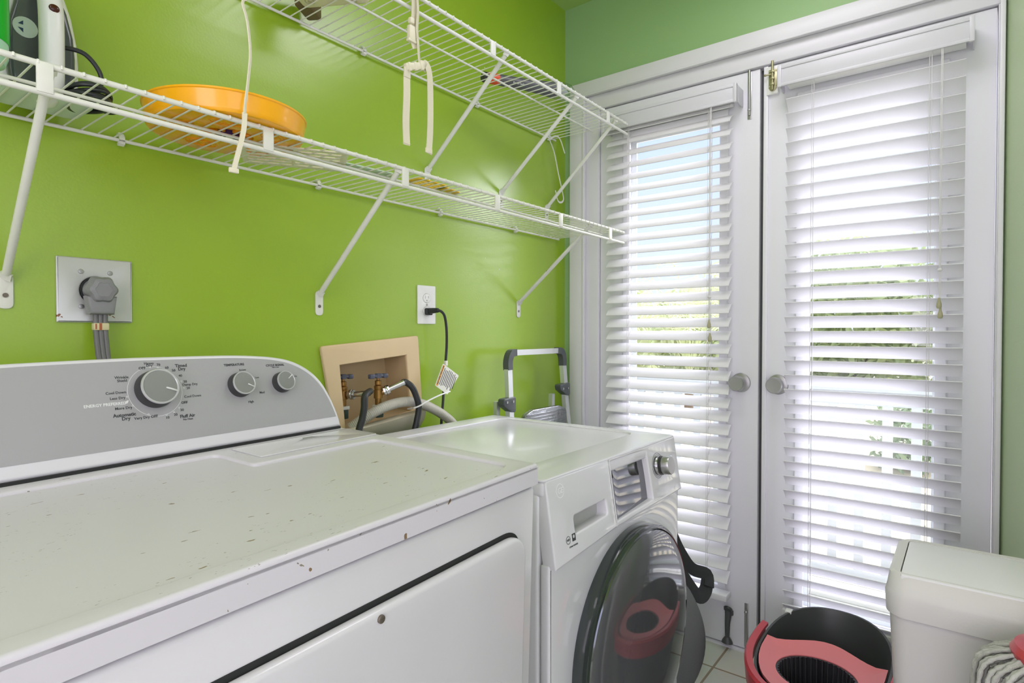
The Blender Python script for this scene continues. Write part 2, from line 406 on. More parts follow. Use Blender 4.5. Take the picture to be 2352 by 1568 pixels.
lo = bpy.data.objects.new('rear_fill_light', ld); COL.objects.link(lo); lo.location = (-3.42, -1.65, 1.35); lo.rotation_euler = (PI / 2, 0, -PI / 2)
g = G(); g.box((-3.55, -3.6, H), (0.13, 0.1, H + 0.1)); struct(g, 'ceiling', CEIL, flat=True)
FLOOR = bpy.data.materials.new('floor_tiles'); FLOOR.use_nodes = True
n = FLOOR.node_tree; b = n.nodes['Principled BSDF']; tc = n.nodes.new('ShaderNodeTexCoord'); mp = n.nodes.new('ShaderNodeMapping'); br = n.nodes.new('ShaderNodeTexBrick')
mp.inputs['Location'].default_value = (0.155, 0.69, 0)
br.offset = 0.0; br.inputs['Scale'].default_value = 1.0; br.inputs['Brick Width'].default_value = 0.33; br.inputs['Row Height'].default_value = 0.33; br.inputs['Mortar Size'].default_value = 0.004
br.inputs['Color1'].default_value = lin((214, 216, 204)); br.inputs['Color2'].default_value = lin((206, 209, 198)); br.inputs['Mortar'].default_value = lin((158, 142, 120))
nz = n.nodes.new('ShaderNodeTexNoise'); nz.inputs['Scale'].default_value = 7; mxx = n.nodes.new('ShaderNodeMixRGB'); mxx.blend_type = 'MULTIPLY'; mxx.inputs[0].default_value = 0.25
bp = n.nodes.new('ShaderNodeBump'); bp.inputs['Strength'].default_value = 0.4; bp.inputs['Distance'].default_value = 0.002; bp.invert = True
n.links.new(tc.outputs['Object'], mp.inputs[0]); n.links.new(mp.outputs[0], br.inputs['Vector']); n.links.new(mp.outputs[0], nz.inputs['Vector'])
n.links.new(br.outputs['Color'], mxx.inputs[1]); n.links.new(nz.outputs['Color'], mxx.inputs[2]); n.links.new(mxx.outputs[0], b.inputs['Base Color'])
n.links.new(br.outputs['Fac'], bp.inputs['Height']); n.links.new(bp.outputs[0], b.inputs['Normal']); b.inputs['Roughness'].default_value = 0.25
g = G(); g.box((-3.55, -3.6, -0.06), (0.13, 0.1, 0)); struct(g, 'floor', FLOOR, flat=True)

# casing and frame of the double door
g = G()
def casing(prof_pts, p0, p1): pass
g.box((-0.018, -0.104, 0.0), (0.0, -0.034, 2.088), 0.003)
g.box((-0.022, -0.1055, 0.0), (-0.006, -0.096, 2.087), 0.003)
g.box((-0.018, -1.429, 2.088), (0.0, -0.034, 2.147), 0.003)
g.box((-0.024, -1.429, 2.086), (-0.006, -0.096, 2.096), 0.004)
g.box((-0.022, -1.43, 0.0), (0.0, -1.4175, 2.087), 0.003)
struct(g, 'trim_1', TRIM)
g = G()
g.box((0.0, -0.1615, 0.0065), (0.11, -0.0985, 2.0305), 0.002); g.box((0.0, -1.4275, 0.0065), (0.11, -1.4145, 2.0305), 0.002)
g.box((0.0, -1.428, 2.031), (0.11, -0.098, 2.092), 0.003); g.box((0.0, -1.428, 0.0), (0.13, -0.098, 0.006))
struct(g, 'trim_2', TRIM)
for k in range(0): pass

def leaf_door(name, y0, y1, knob_y, stop):
    r = bpy.data.objects.new(name, None); COL.objects.link(r); tag(r, kind='structure')
    a, b_ = -y0, -y1      # u coordinates
    g = G(); g.plate([(a, 0.01), (b_, 0.01), (b_, 2.027), (a, 2.027)], [[(a + 0.118, 0.20), (b_ - 0.118, 0.20), (b_ - 0.118, 1.90), (a + 0.118, 1.90)]], -0.044, 0.0, 0.002, FAR(off=-0.012))
    g.obj('door_slab', DOORP, r)
    g = G()
    g.plate(rrect(a + 0.104, 0.186, b_ - 0.104, 1.914, 0.004), [[(a + 0.134, 0.216), (b_ - 0.134, 0.216), (b_ - 0.134, 1.884), (a + 0.134, 1.884)]], -0.002, 0.010, 0.004, FAR(off=-0.012))
    g.plate([(a + 0.11, 0.19), (b_ - 0.11, 0.19), (b_ - 0.11, 1.91), (a + 0.11, 1.91)], [[(a + 0.14, 0.222), (b_ - 0.14, 0.222), (b_ - 0.14, 1.878), (a + 0.14, 1.878)]], -0.05, -0.04, 0.002, FAR(off=-0.012))
    g.obj('glazing_bead', DOORP, r)
    g = G(); g.box((0.030, y1 + 0.1185, 0.2005), (0.036, y0 - 0.1185, 1.8995)); g.obj('glass_pane', GLASS, r, flat=True)
    g = G()
    mt = FAR(y=knob_y, z=0.947, off=-0.012)
    g.lathe([(0, 0), (0.033, 0), (0.034, 0.003), (0.032, 0.006), (0.013, 0.009), (0.0115, 0.02), (0.012, 0.028), (0.0245, 0.034), (0.0275, 0.042), (0.0262, 0.056), (0.0235, 0.0615), (0.0, 0.0605)], mt, 36)
    k = g.obj('door_knob', STEEL, r)
    if stop: sub(G().cyl(tuple(mt @ V((0.022, 0.0, 0.004))), tuple(mt @ V((0.022, 0, 0.0072))), 0.003), 'keyhole', GAP, k)
    return r
dl = leaf_door('door_1', -0.1645, -0.7835, -0.7255, True)
dr = leaf_door('door_2', -0.7975, -1.4125, -0.848, False)
# meeting strip on the right leaf, flush bolts, barrel bolt, kick-down holder
g = G(); g.box((0.004, -0.812, 0.012), (0.0125, -0.7975, 2.026), 0.002); g.obj('meeting_strip', DOORP, dr)
g = G(); g.box((0.03, -0.7973, 0.012), (0.05, -0.784, 2.026)); g.obj('weather_seal', SEAL, dl)
g = G()
for z0, z1, pz, rz in ((1.862, 2.026, 1.862, 2.03), (0.018, 0.172, 0.172, 0.01)):
    g.box((0.0095, -0.757, z0), (0.0125, -0.743, z1), 0.001)
    g.cyl((0.006, -0.750, z0 + (0.012 if z0 > 1 else -0.01)), (0.006, -0.750, z1 + (0.003 if z0 > 1 else -0.02)), 0.0042)
    g.ell((0.004, -0.750, z0 + 0.03 if z0 > 1 else z1 - 0.03), (0.005, 0.006, 0.006))
g.obj('flush_bolt', STEEL, dl)
g = G()
g.box((-0.001, -0.845, 1.927), (0.0125, -0.808, 2.02), 0.002); g.obj('bolt_backing_plate', WPLAST, dr)
g = G()
g.box((-0.004, -0.842, 1.945), (-0.001, -0.815, 2.008), 0.001)
g.ell((-0.0025, -0.8285, 1.945), (0.0015, 0.011, 0.010))
g.cyl((-0.010, -0.8285, 1.938), (-0.010, -0.8285, 2.034), 0.0042)
for z in (1.956, 1.975, 1.998): g.box((-0.0155, -0.8345, z - 0.004), (-0.003, -0.8225, z + 0.004), 0.002)
g.cyl((-0.010, -0.8285, 1.990), (-0.012, -0.8075, 1.990), 0.0025); g.ell((-0.012, -0.806, 1.990), (0.004, 0.004, 0.004))
for yy in (-0.8385, -0.8185):
    for z in (1.952, 2.002): g.cyl((-0.0055, yy, z), (-0.003, yy, z), 0.0028, seg=10)
g.obj('barrel_bolt', BRASSB, dr)
g = G()
g.box((0.002, -0.706, 0.115), (0.0125, -0.676, 0.135), 0.004)
g.tube([(0.004, -0.690, 0.132), (-0.004, -0.691, 0.11), (-0.010, -0.691, 0.09), (-0.012, -0.691, 0.045)], 0.011, 10, 4, rf=lambda t: 1.15 - 0.45 * t)
g.cyl((-0.004, -0.691, 0.142), (-0.010, -0.691, 0.138), 0.0155, 0.013)
g.lathe([(0, 0), (0.020, 0.0), (0.017, 0.008), (0.009, 0.02), (0, 0.022)], T(-0.012, -0.691, 0.024), 16, sx=0.8)
g.obj('door_holder', DGREY, dl)

# ------------------------------------------------------------------ window blinds
def blind(name, label, y0, y1, vy0, vy1, vz0, vz1, zref, s, ntop, nbot, zbot, cords, tass):
    r = thing(name, label, 'window blind', (0.0, (y0 + y1) / 2, vz1))
    pitch = 0.0471; ang = math.radians(44 if s > 0 else 40); hw = 0.025; cx = -0.034
    g = G()
    for k in range(-ntop, nbot + 1):
        zc = zref - k * pitch     # height of the slat's room-side edge
        zc = zc - s * hw * math.sin(ang)
        n_ = 6; A = []; B = []
        for i in range(n_ + 1):
            q = -1 + 2 * i / n_; crown = 0.0035 * (1 - q * q)
            dx = q * hw * math.cos(ang); dz = -s * q * hw * math.sin(ang)     # q=-1 room side
            nx, nz_ = s * math.sin(ang), math.cos(ang)
            A.append((cx + dx + nx * crown, zc + dz + nz_ * crown)); B.append((cx + dx + nx * (crown - 0.0028), zc + dz + nz_ * (crown - 0.0028)))
        loop = A + B[::-1]
        va = [g.bm.verts.new((x, y0, z)) for x, z in loop]; vb = [g.bm.verts.new((x, y1, z)) for x, z in loop]
        for i in range(len(loop)):
            j = (i + 1) % len(loop); g.bm.faces.new((va[i], va[j], vb[j], vb[i]))
        g.bm.faces.new(va[::-1]); g.bm.faces.new(vb)
    bmesh.ops.recalc_face_normals(g.bm, faces=g.bm.faces)
    W(g, 'slats', SLAT, r, sharp=50)
    g = G(); g.box((-0.060, y1, zbot), (-0.008, y0, zbot + 0.022), 0.004); W(g, 'bottom_rail', SLAT, r)
    g = G()
    g.box((-0.066, vy1, vz0), (-0.060, vy0, vz1), 0.0015)
    g.box((-0.060, vy1, vz0), (0.010, vy1 + 0.005, vz1), 0.0015); g.box((-0.060, vy0 - 0.005, vz0), (0.010, vy0, vz1), 0.0015)
    g.box((-0.069, vy1 + 0.0, vz1 - 0.009), (-0.060, vy0, vz1 + 0.002), 0.002); g.box((-0.069, vy1, vz0 - 0.002), (-0.060, vy0, vz0 + 0.008), 0.002)
    for yy in (vy1, vy0): g.box((-0.0695, yy - 0.012 if yy == vy0 else yy, vz0 - 0.003), (-0.061, yy if yy == vy0 else yy + 0.012, vz1 + 0.003), 0.0015)
    W(g, 'valance', mat('valance_white', (214, 213, 220), 0.35), r)
    g = G(); g.box((-0.056, y1, vz0 + 0.004), (-0.004, y0, vz0 + 0.045), 0.002); W(g, 'head_rail', WPLAST, r)
    g = G()
    ztop = vz0 + 0.01
    for yc in cords:
        for xx in (cx - 0.0215, cx + 0.0215): g.tube([(xx, yc, ztop), (xx, yc, zbot + 0.01)], 0.0007, 5)
        g.tube([(cx - 0.0225, yc - 0.006, ztop), (cx - 0.0225, yc - 0.006, zbot + 0.01)], 0.0008, 5)
        for k in range(-ntop, nbot + 1):
            zc = zref - k * pitch
            g.tube([(cx - 0.0205, yc, zc + 0.004), (cx - 0.002, yc - 0.004, zc - s * 0.018 + 0.006), (cx + 0.019, yc, zc - s * 0.036 + 0.004)], 0.0007, 4)
    W(g, 'ladder_cords', CORD, r)
    g = G()
    for (ty, tz) in tass: g.tube([(-0.064, ty, ztop), (-0.066, ty + 0.001, (ztop + tz) / 2), (-0.066, ty, tz + 0.02)], 0.0011, 6)
    kz = tass[0][1] + 0.10; g.ell((-0.066, tass[0][0] - 0.001, kz), (0.004, 0.006, 0.005))
    pc = W(g, 'pull_cord', CORD, r)
    for (ty, tz) in tass:
        g = G(); g.lathe([(0, 0.022), (0.0028, 0.021), (0.0034, 0.014), (0.0062, 0.004), (0.0068, -0.004), (0.005, -0.0085), (0, -0.0095)], T(-0.067, ty, tz), 14)
        sub(g, 'tassel', TASSEL, pc)
    return r
bl = blind('window_blind', 'white slatted blind on the narrower-looking left door leaf, slats tilted open to blue sky', -0.226, -0.702, -0.213, -0.729, 1.908, 1.966, 1.144, -1, 16, 19, 0.186,
      (-0.318, -0.628), ((-0.6395, 1.147), (-0.6425, 1.100)))
br_ = blind('window_blind', 'white slatted blind on the right door leaf, slats closed against the sky', -0.881, -1.345, -0.858, -1.363, 1.922, 1.985, 1.128, 1, 16, 19, 0.196,
      (-0.958, -1.262), ((-1.2905, 1.200), (-1.2935, 1.172)))

# ------------------------------------------------------------------ wire shelves on the washer wall
def shelf(name, label, z, yf, x1, zl, mid, braces, plates, clips, wm, x0=-3.40, zb=None):
    r = thing(name, label, 'wire shelf', (-1.0, 0, z))
    g = G()
    pitch = 0.0275; k = 0; x = x1 - 0.004
    while x > x0:
        g.tube([(x, -0.012, z + 0.003), (x, yf + 0.001, z + 0.0035), (x, yf - 0.0045, z + 0.002), (x, yf - 0.0055, z - 0.003)], 0.00165, 6)
        x -= pitch
    W(g, 'deck_wires', wm, r)
    for nm, yy, zz, rr, xe in (('back_rail', -0.012, z - 0.001, 0.0036, x1 + 0.006), ('middle_rail', mid, z - 0.002, 0.0030, x1 + 0.004), ('front_rail', yf, z - 0.001, 0.0046, x1 + 0.012), ('lip_rail', yf, zl, 0.0046, x1 + 0.012)):
        g = G(); g.cyl((x0, yy, zz), (xe, yy, zz), rr, seg=12); g.ell((xe, yy, zz), (rr * 1.15,) * 3, 10, 8); W(g, nm, wm, r)
    for px_ in plates:
        g = G(); g.box((px_ - 0.010, yf - 0.006, zl - 0.001), (px_ + 0.010, yf - 0.001, z + 0.001), 0.0012); g.box((px_ + 0.007, yf - 0.001, zl + 0.003), (px_ + 0.010, yf + 0.006, z - 0.003), 0.0012)
        W(g, 'joiner_plate', wm, r)
    for (bx, bz, tx, mt_) in braces:
        top = V((tx, yf + 0.009, z - 0.009)); bot = V((bx, -0.012, bz + 0.010))
        g = G(); d = (top - bot)
        g.tube([bot, bot + d * 0.04, bot + d * 0.5, top], 0.0068, 12)
        g.tube([top, top + V((0, -0.004, 0.006))], 0.0, 4, flat=(0.016, 0.010))
        g.plate(rrect(-0.0115, -0.052, 0.0115, 0.012, 0.0105), [circ(0, -0.028, 0.0035, 10)], 0.0, 0.0026, 0.0008, WALL(bx, bz, 0.0005))
        g.tube([(bx, -0.003, bz), (bx, -0.012, bz + 0.010)], 0, 4, flat=(0.018, 0.005))
        p = W(g, 'support_brace', mt_, r)
        g = G(); g.cyl((bx, -0.001, bz - 0.028), (bx, -0.0045, bz - 0.028), 0.0042, seg=12); sub(g, 'screw', SCREW, p)
    for cx_ in clips:
        g = G(); g.tube([(cx_, -0.001, z + 0.012), (cx_, -0.010, z + 0.012), (cx_, -0.016, z + 0.002), (cx_, -0.016, z - 0.006), (cx_, -0.009, z - 0.010), (cx_, -0.004, z - 0.006)], 0, 4, 3, flat=(0.010, 0.003), up=(0, 0.01, 1))
        g.box((cx_ - 0.006, -0.017, z - 0.009), (cx_ + 0.006, -0.007, z - 0.003), 0.002); g.cyl((cx_, 0, z + 0.012), (cx_, -0.006, z + 0.012), 0.005, seg=10)
        W(g, 'wall_clip', wm, r)
    return r
shelf('wire_shelf', 'lower white wire shelf holding the iron and the orange tub', 1.508, -0.305, -0.073, 1.467, -0.215,
      [(-1.841, 1.218, -1.849, WIREO), (-1.2005, 1.2205, -1.187, WIREO), (-0.329, 1.232, -0.298, RUST), (-2.7, 1.22, -2.7, WIREO)],
      [-1.857, -1.517, -1.175, -0.833, -0.507, -0.173], [-1.207, -0.757, -0.358, -1.66, -2.3], WIREO)
shelf('wire_shelf', 'upper white wire shelf near the ceiling corner with cream straps over its front', 1.909, -0.330, -0.098, 1.872, -0.190,
      [(-0.806, 1.632, -0.813, WIREW), (-0.434, 1.632, -0.436, WIREW), (-0.139, 1.627, -0.162, WIREW), (-1.9, 1.63, -1.9, WIREW), (-2.8, 1.63, -2.8, WIREW)],
      [-0.882, -0.557, -0.237, -1.25, -1.6], [-1.059, -0.576, -0.135, -1.6], WIREW)

# ------------------------------------------------------------------ dryer (in front, left)
DM = (T(-1.350550, -0.814124, 0.915) @ Matrix.Rotation(0.06349099, 4, 'Z') @ Matrix.Rotation(-0.00500699, 4, 'Y') @ Matrix.Rotation(0.03130348, 4, 'X'))
DW = 0.737
dry = thing('dryer', 'white clothes dryer in the foreground with grey control console and scratched top', 'dryer')
dry.matrix_world = DM
dry.location = DM.translation; dry.rotation_euler = DM.to_euler()
def D(g, name, material, **k): return g.obj(name, material, dry, **k)
g = G()
g.box((-DW + 0.003, 0.004, -0.875), (-0.003, 0.628, -0.038), 0.006, 3)
D(g, 'cabinet', ENAMEL)
g = G(); g.box((-DW + 0.012, 0.012, -0.05), (-0.012, 0.60, -0.03)); D(g, 'seam_shadow_gap', GAP)
g = G()
g.box((-DW, 0.0, -0.034), (0.0, 0.632, -0.0050), 0.0008, 1)
rim_out = rrect(-DW, 0.0, 0.0, 0.60, 0.006)
rec = fillet([(-0.702, 0.030), (-0.036, 0.030), (-0.036, 0.335), (-0.282, 0.335), (-0.282, 0.438), (-0.702, 0.438)], [0.03, 0.03, 0.012, 0.012, 0.014, 0.03], 8)
g.plate(rim_out, [rec], -0.0140, 0.0, 0.0048, seg=4)
D(g, 'top_panel', ENAMELT)
g = G()
g.plate(fillet([(-0.252, 0.362), (-0.006, 0.362), (-0.006, 0.448), (-0.252, 0.448)], 0.006), [fillet([(-0.128, 0.424), (-0.088, 0.424), (-0.098, 0.440), (-0.118, 0.440)], 0.003)], 0.0001, 0.0022, 0.0008)
ls = D(g, 'lint_screen_cover', ENAMEL)
g = G(); g.box((-0.130, 0.422, -0.0009), (-0.086, 0.442, 0.0006)); o = g.obj('finger_recess', mat('recess_grey', (150, 150, 146), 0.5), ls)
# door in the front panel
FR = lambda off=0.0: basis((1, 0, 0), (0, 0, 1), (0, -1, 0), (0, -off, 0))
g = G(); g.plate(rrect(-0.694, -0.628, -0.044, -0.090, 0.046, 10), [], 0.0, 0.0008, 0.0, FR(-0.0037)); D(g, 'door_recess', GAP)
g = G()
g.plate(rrect(-0.690, -0.624, -0.0485, -0.0955, 0.042, 10), [], -0.004, 0.0125, 0.006, FR(0.0), seg=4)
dd = D(g, 'door', ENAMEL)
g = G(); g.plate(rrect(-0.45, -0.50, -0.106, -0.292, 0.02, 8), [rrect(-0.4475, -0.4975, -0.1085, -0.2945, 0.018, 8)], 0.0, 0.0018, 0.0008, FR(0.0122)); g.obj('door_emboss', ENAMEL, dd)
g = G(); g.cyl((-0.349, -0.0115, -0.1045), (-0.349, -0.0155, -0.1045), 0.0048, seg=14, bev=0.001); g.box((-0.3522, -0.0160, -0.1052), (-0.3458, -0.0150, -0.1038)); g.obj('screw', SCREW, dd)
for fx in (-0.70, -0.04):
    for fy in (0.05, 0.57):
        g = G(); g.cyl((fx, fy, -0.893 - (0.018 if fy > 0.3 else 0.0)), (fx, fy, -0.87), 0.018, seg=14); D(g, 'foot', BLACK)
# console: body with rounded ends swept along the tilted face
TH = math.radians(20)
CM = basis((1, 0, 0), (0, math.sin(TH), math.cos(TH)), (0, -math.cos(TH), math.sin(TH)), (0, 0.468, 0.004))
pts = []
for (u, v) in [(-0.0045, 0.0), (-0.0045, 0.016), (-0.0085, 0.04), (-0.015, 0.064), (-0.026, 0.091), (-0.043, 0.114), (-0.064, 0.131), (-0.090, 0.144), (-0.120, 0.1515), (-0.155, 0.156), (-0.22, 0.160), (-0.3685, 0.162)]: pts.append((u, v))
outl = [tuple(p) for p in spline([V((a, b_, 0)) for a, b_ in pts], 4)]
outl = [(p[0], p[1]) for p in outl]
outl = outl + [(-DW - u, v) for u, v in outl[::-1][1:]]
g = G(); g.plate(outl, [], -0.075, 0.0, 0.006, CM, seg=4)
con = D(g, 'control_console', mat('console_white_edge', (218, 217, 219), 0.25))
def inset(o, d, vmin):
    r_ = []
    for (u, v) in o:
        c = V((-0.3685, 0.05)); q = V((u, v)) - c
        r_.append((c.x + q.x * (1 - d / max(0.02, abs(q.x)) * min(1, abs(q.x) / 0.2)), max(vmin, v - d)))
    return r_
face = [p for p in inset(outl, 0.0065, 0.0)]
face = [p for p in face if p[1] > 0.022]
face = [(face[0][0] + 0.001, 0.021)] + face + [(face[-1][0] - 0.001, 0.021)]
g = G(); g.plate(face, [], 0.0, 0.0006, 0.0, CM); g.obj('face_plate', CONS, con)
g = G(); g.box((-DW + 0.01, 0.466, 0.0), (-0.008, 0.53, 0.0045)); g.obj('shadow_seam', GAP, con)
def cknob(u, v, r, h, ang, nm='dial_knob'):
    mt = CM @ T(u, v, 0.0006)
    g = G(); g.lathe([(0, 0), (r * 1.06, 0), (r * 1.05, h * 0.25), (r * 0.99, h * 0.85), (r * 0.97, h * 0.9), (0, h * 0.9)], mt, 40)
    k = g.obj(nm, KNOBB, con)
    g = G(); g.lathe([(r * 0.985, h * 0.82), (r * 1.0, h * 0.93), (r * 0.97, h * 1.0), (r * 0.90, h * 1.0), (r * 0.87, h * 0.95)], mt, 48); g.obj('chrome_ring', mat('satin_ring', (205, 204, 208), 0.3, metal=0.6), k)
    g = G(); g.lathe([(r * 0.88, h * 0.9), (r * 0.87, h * 0.965), (r * 0.5, h * 0.985), (0, h * 0.99)], mt, 40); g.obj('knob_face', KNOBF, k)
    g = G(); g.box((r * 0.28, -r * 0.05, h * 0.96), (r * 0.93, r * 0.05, h * 1.04), r * 0.045, mt=mt @ Matrix.Rotation(ang, 4, 'Z')); g.obj('pointer', mat('pointer_pale', (214, 214, 212), 0.3, metal=0.4), k)
    return k
cknob(-0.3455, 0.1070, 0.0285, 0.021, math.radians(-22))
cknob(-0.2040, 0.1025, 0.0210, 0.0175, math.radians(-28))
cknob(-0.1200, 0.1005, 0.0187, 0.0175, math.radians(35))
LT = [('Heavy', -0.348, 0.15, 1), ('Dry', -0.348, 0.1462, 1), ('OFF', -0.359, 0.1426, 2), ('70', -0.334, 0.1469, 1), ('60', -0.322, 0.1415, 1), ('50', -0.312, 0.1362, 1), ('Timed', -0.299, 0.1437, 3), ('Dry', -0.299, 0.1378, 3), ('40', -0.303, 0.1266, 1), ('30', -0.297, 0.116, 1), ('Damp Dry', -0.29, 0.1107, 1), ('20', -0.294, 0.1048, 1), ('Cool Down', -0.289, 0.0905, 1), ('OFF', -0.304, 0.0809, 2), ('30', -0.31, 0.0692, 1), ('20', -0.321, 0.0628, 1), ('Fluff Air', -0.303, 0.0585, 3), ('No Heat', -0.303, 0.0532, 0), ('10', -0.334, 0.0596, 1), ('OFF', -0.353, 0.0639, 2), ('Very Dry', -0.371, 0.0639, 1), ('Automatic', -0.394, 0.0713, 3), ('Dry', -0.393, 0.0655, 3), ('More Dry', -0.394, 0.0819, 1), ('ENERGY PREFERRED', -0.417, 0.0894, 5), ('Less Dry', -0.4, 0.0979, 1), ('Cool Down', -0.401, 0.1064, 1), ('Wrinkle', -0.39, 0.1298, 1), ('Shield', -0.39, 0.1245, 1), ('TEMPERATURE', -0.207, 0.1402, 2), ('Ex.Low', -0.193, 0.130, 0), ('Low', -0.168, 0.1139, 0), ('Med', -0.164, 0.0851, 1), ('High', -0.189, 0.0702, 1), ('CYCLE SIGNAL', -0.126, 0.1352, 2), ('Push to Start', -0.126, 0.1312, -1), ('On', -0.087, 0.1107, 0)]
g = G(); gw = G(); gt = G(); gs = G()
for s_, u, v, k in LT:
    size = {-1: 0.0028, 0: 0.0044, 1: 0.0058, 2: 0.0058, 3: 0.0074, 5: 0.0062}[k]
    bold = {2: 0.022, 3: 0.022, 5: 0.015}.get(k, 0.006)
    (gw if k == 5 else (g if u < -0.25 else (gt if u < -0.15 else gs))).text(s_, size, CM @ T(u, v, 0.0008), bold)
g.obj('cycle_lettering', INK, con, flat=True); gt.obj('temperature_lettering', INK, con, flat=True); gs.obj('signal_lettering', INK, con, flat=True)
gw.plate(circ(-0.3450, 0.1040, 0.0405, 64), [circ(-0.3450, 0.1040, 0.0400, 64)], 0.0006, 0.0009, 0, CM)
for (u, v) in [(-0.347, 0.1437), (-0.336, 0.1426), (-0.387, 0.099), (-0.381, 0.0841), (-0.361, 0.0681), (-0.335, 0.0639), (-0.323, 0.067), (-0.314, 0.0734), (-0.301, 0.1054), (-0.303, 0.1171)]:
    gw.plate(circ(u, v, 0.0014, 14), [circ(u, v, 0.0009, 14)], 0.0006, 0.001, 0, CM)
gw.plate([(-0.3915, 0.0886), (-0.3905, 0.0918), (-0.3875, 0.0932), (-0.3855, 0.0936), (-0.3862, 0.0908), (-0.3880, 0.0886)], [], 0.0006, 0.001, 0, CM)
gw.obj('white_lettering', INKW, con, flat=True)

# ------------------------------------------------------------------ washer (beyond the dryer)
WX0, WX1, WY0, WY1 = -1.226, -0.613, -0.738, -0.112
was = thing('washing_machine', 'white front-loading washer with dark round door, between dryer and glazed doors', 'washing machine', ((WX0 + WX1) / 2, (WY0 + WY1) / 2, 0))
g = G(); g.box((WX0, WY0 + 0.012, 0.035), (WX1, WY1 - 0.01, 0.822), 0.008, 3)
W(g, 'cabinet', ENAMEL2, was)
g = G()
g.box((WX0, WY0, 0.815), (WX1, WY1, 0.8465), 0.010, 4)  # lid
g.plate(rrect(WX0, WY0 + 0.0, WX1, WY1, 0.012), [fillet([(WX0 + 0.035, WY0 + 0.10), (WX1 - 0.035, WY0 + 0.10), (WX1 - 0.035, WY1 - 0.07), (WX0 + 0.035, WY1 - 0.07)], 0.035, 8)], 0.8445, 0.850, 0.0025, seg=3)
W(g, 'top_panel', mat('washer_top_enamel', (228, 226, 232), 0.2, spec=0.45, coat=0.12), was)
# front fascia: door-ring recess cut out
DC = (-0.894, 0.43)
fx = lambda x, z: (x, z)
g = G()
g.plate(fillet([(WX0 + 0.001, 0.09), (WX1 - 0.001, 0.09), (WX1 - 0.001, 0.722), (WX0 + 0.25, 0.705), (WX0 + 0.10, 0.695), (WX0 + 0.001, 0.692)], [0.01, 0.01, 0.004, 0, 0, 0.004]), [circ(DC[0], DC[1], 0.243, 64)], 0.0, 0.022, 0.006, WALL(0, 0, -WY0 - 0.010), seg=3)
W(g, 'front_panel', ENAMEL2, was)
g = G(); g.lathe([(0.246, 0.012), (0.236, 0.006), (0.226, -0.03), (0.18, -0.045), (0.0, -0.046)], WALL(DC[0], DC[1], -WY0), 64); W(g, 'door_well', mat('well_grey', (168, 168, 164), 0.4), was)
g = G(); g.box((WX0 + 0.02, WY0 + 0.01, 0.0), (WX1 - 0.02, WY0 + 0.05, 0.09), 0.004); W(g, 'kick_panel', ENAMEL2, was)
# control strip, leaning a touch outwards downwards
LEAN = math.atan((0.020) / 0.13)
PM = basis((1, 0, 0), (0, math.sin(LEAN), math.cos(LEAN)), (0, -math.cos(LEAN), math.sin(LEAN)), (0, WY0 - 0.020, 0.715))
def pv(z): return (z - 0.715) / math.cos(LEAN)
topv = pv(0.8475)
xs_d0, xs_d1 = -0.978, -0.790
g = G()
g.plate(fillet([(xs_d0 + 0.001, -0.012), (WX1, -0.006), (WX1, topv), (xs_d0 + 0.001, topv)], [0, 0.003, 0.006, 0]),
        [fillet([(xs_d0 + 0.004, -0.0), (xs_d1 + 0.006, 0.006), (xs_d1, topv - 0.010), (xs_d0 + 0.004, topv - 0.004)], 0.003)], -0.03, 0.0, 0.004, PM, seg=3)
W(g, 'control_panel', ENAMEL2, was)
# concave mirror-like display window
g = G(); nu, nv = 14, 6; gridv = []
for j in range(nv + 1):
    row = []
    for i in range(nu + 1):
        s_ = i / nu; t_ = j / nv
        u = (xs_d0 + 0.001) + (xs_d1 + 0.009 - xs_d0) * s_; v = -0.003 + (topv - 0.0) * t_
        w_ = -0.003 - 0.004 * min(1.0, s_ / 0.12) - 0.0105 * s_ + 0.002 * math.cos(PI * (t_ - 0.5))
        row.append(g.bm.verts.new(PM @ V((u, v, w_))))
    gridv.append(row)
for j in range(nv):
    for i in range(nu): g.bm.faces.new((gridv[j][i], gridv[j][i + 1], gridv[j + 1][i + 1], gridv[j + 1][i]))
W(g, 'display_window', DISP, was)
g = G()
g.plate(fillet([(WX0 + 0.004, -0.030), (xs_d0 - 0.001, -0.012), (xs_d0 - 0.001, topv), (WX0 + 0.004, topv)], [0.004, 0, 0, 0.010]), [fillet([(-1.142, 0.018), (-1.010, 0.023), (-1.012, 0.056), (-1.142, 0.052)], 0.008)], -0.03, 0.001, 0.004, PM, seg=3)
dw = W(g, 'detergent_drawer', ENAMEL2, was)
g = G(); g.box((-1.145, WY0 - 0.006, 0.73), (-1.005, WY0 + 0.010, 0.778), 0.004)
bmesh.ops.delete(g.bm, geom=[f for f in g.bm.faces if f.normal.y < -0.9], context='FACES')
sub(g, 'pull_recess', mat('recess_shade', (176, 177, 172), 0.4), dw)
g = G(); g.box((-1.055, WY0 - 0.004, 0.768), (-1.018, WY0 + 0.004, 0.776)); sub(g, 'recess_slot', GAP, dw)
g = G()
g.plate(circ(-1.178, 0.108, 0.0135, 32), [circ(-1.178, 0.108, 0.0122, 32)], 0.001, 0.0014, 0, PM)
g.text('GE', 0.0145, PM @ T(-1.178, 0.108, 0.0013), 0.0, shear=0.25)
sub(g, 'badge', mat('pale_badge', (240, 241, 240), 0.3), dw, flat=True)
g = G()
g.plate(circ(-1.171, 0.013, 0.0075, 24), [circ(-1.171, 0.013, 0.0066, 24)], 0.001, 0.0014, 0, PM); g.text('NSF', 0.0058, PM @ T(-1.171, 0.013, 0.0013), 0.02)
g.plate([(-1.157, 0.007), (-1.145, 0.007), (-1.145, 0.021), (-1.157, 0.021)], [circ(-1.151, 0.0155, 0.0035, 12)], 0.001, 0.0014, 0, PM)
g.text('STEAM WASHER', 0.0042, PM @ T(-1.155, -0.001, 0.0013), 0.01)
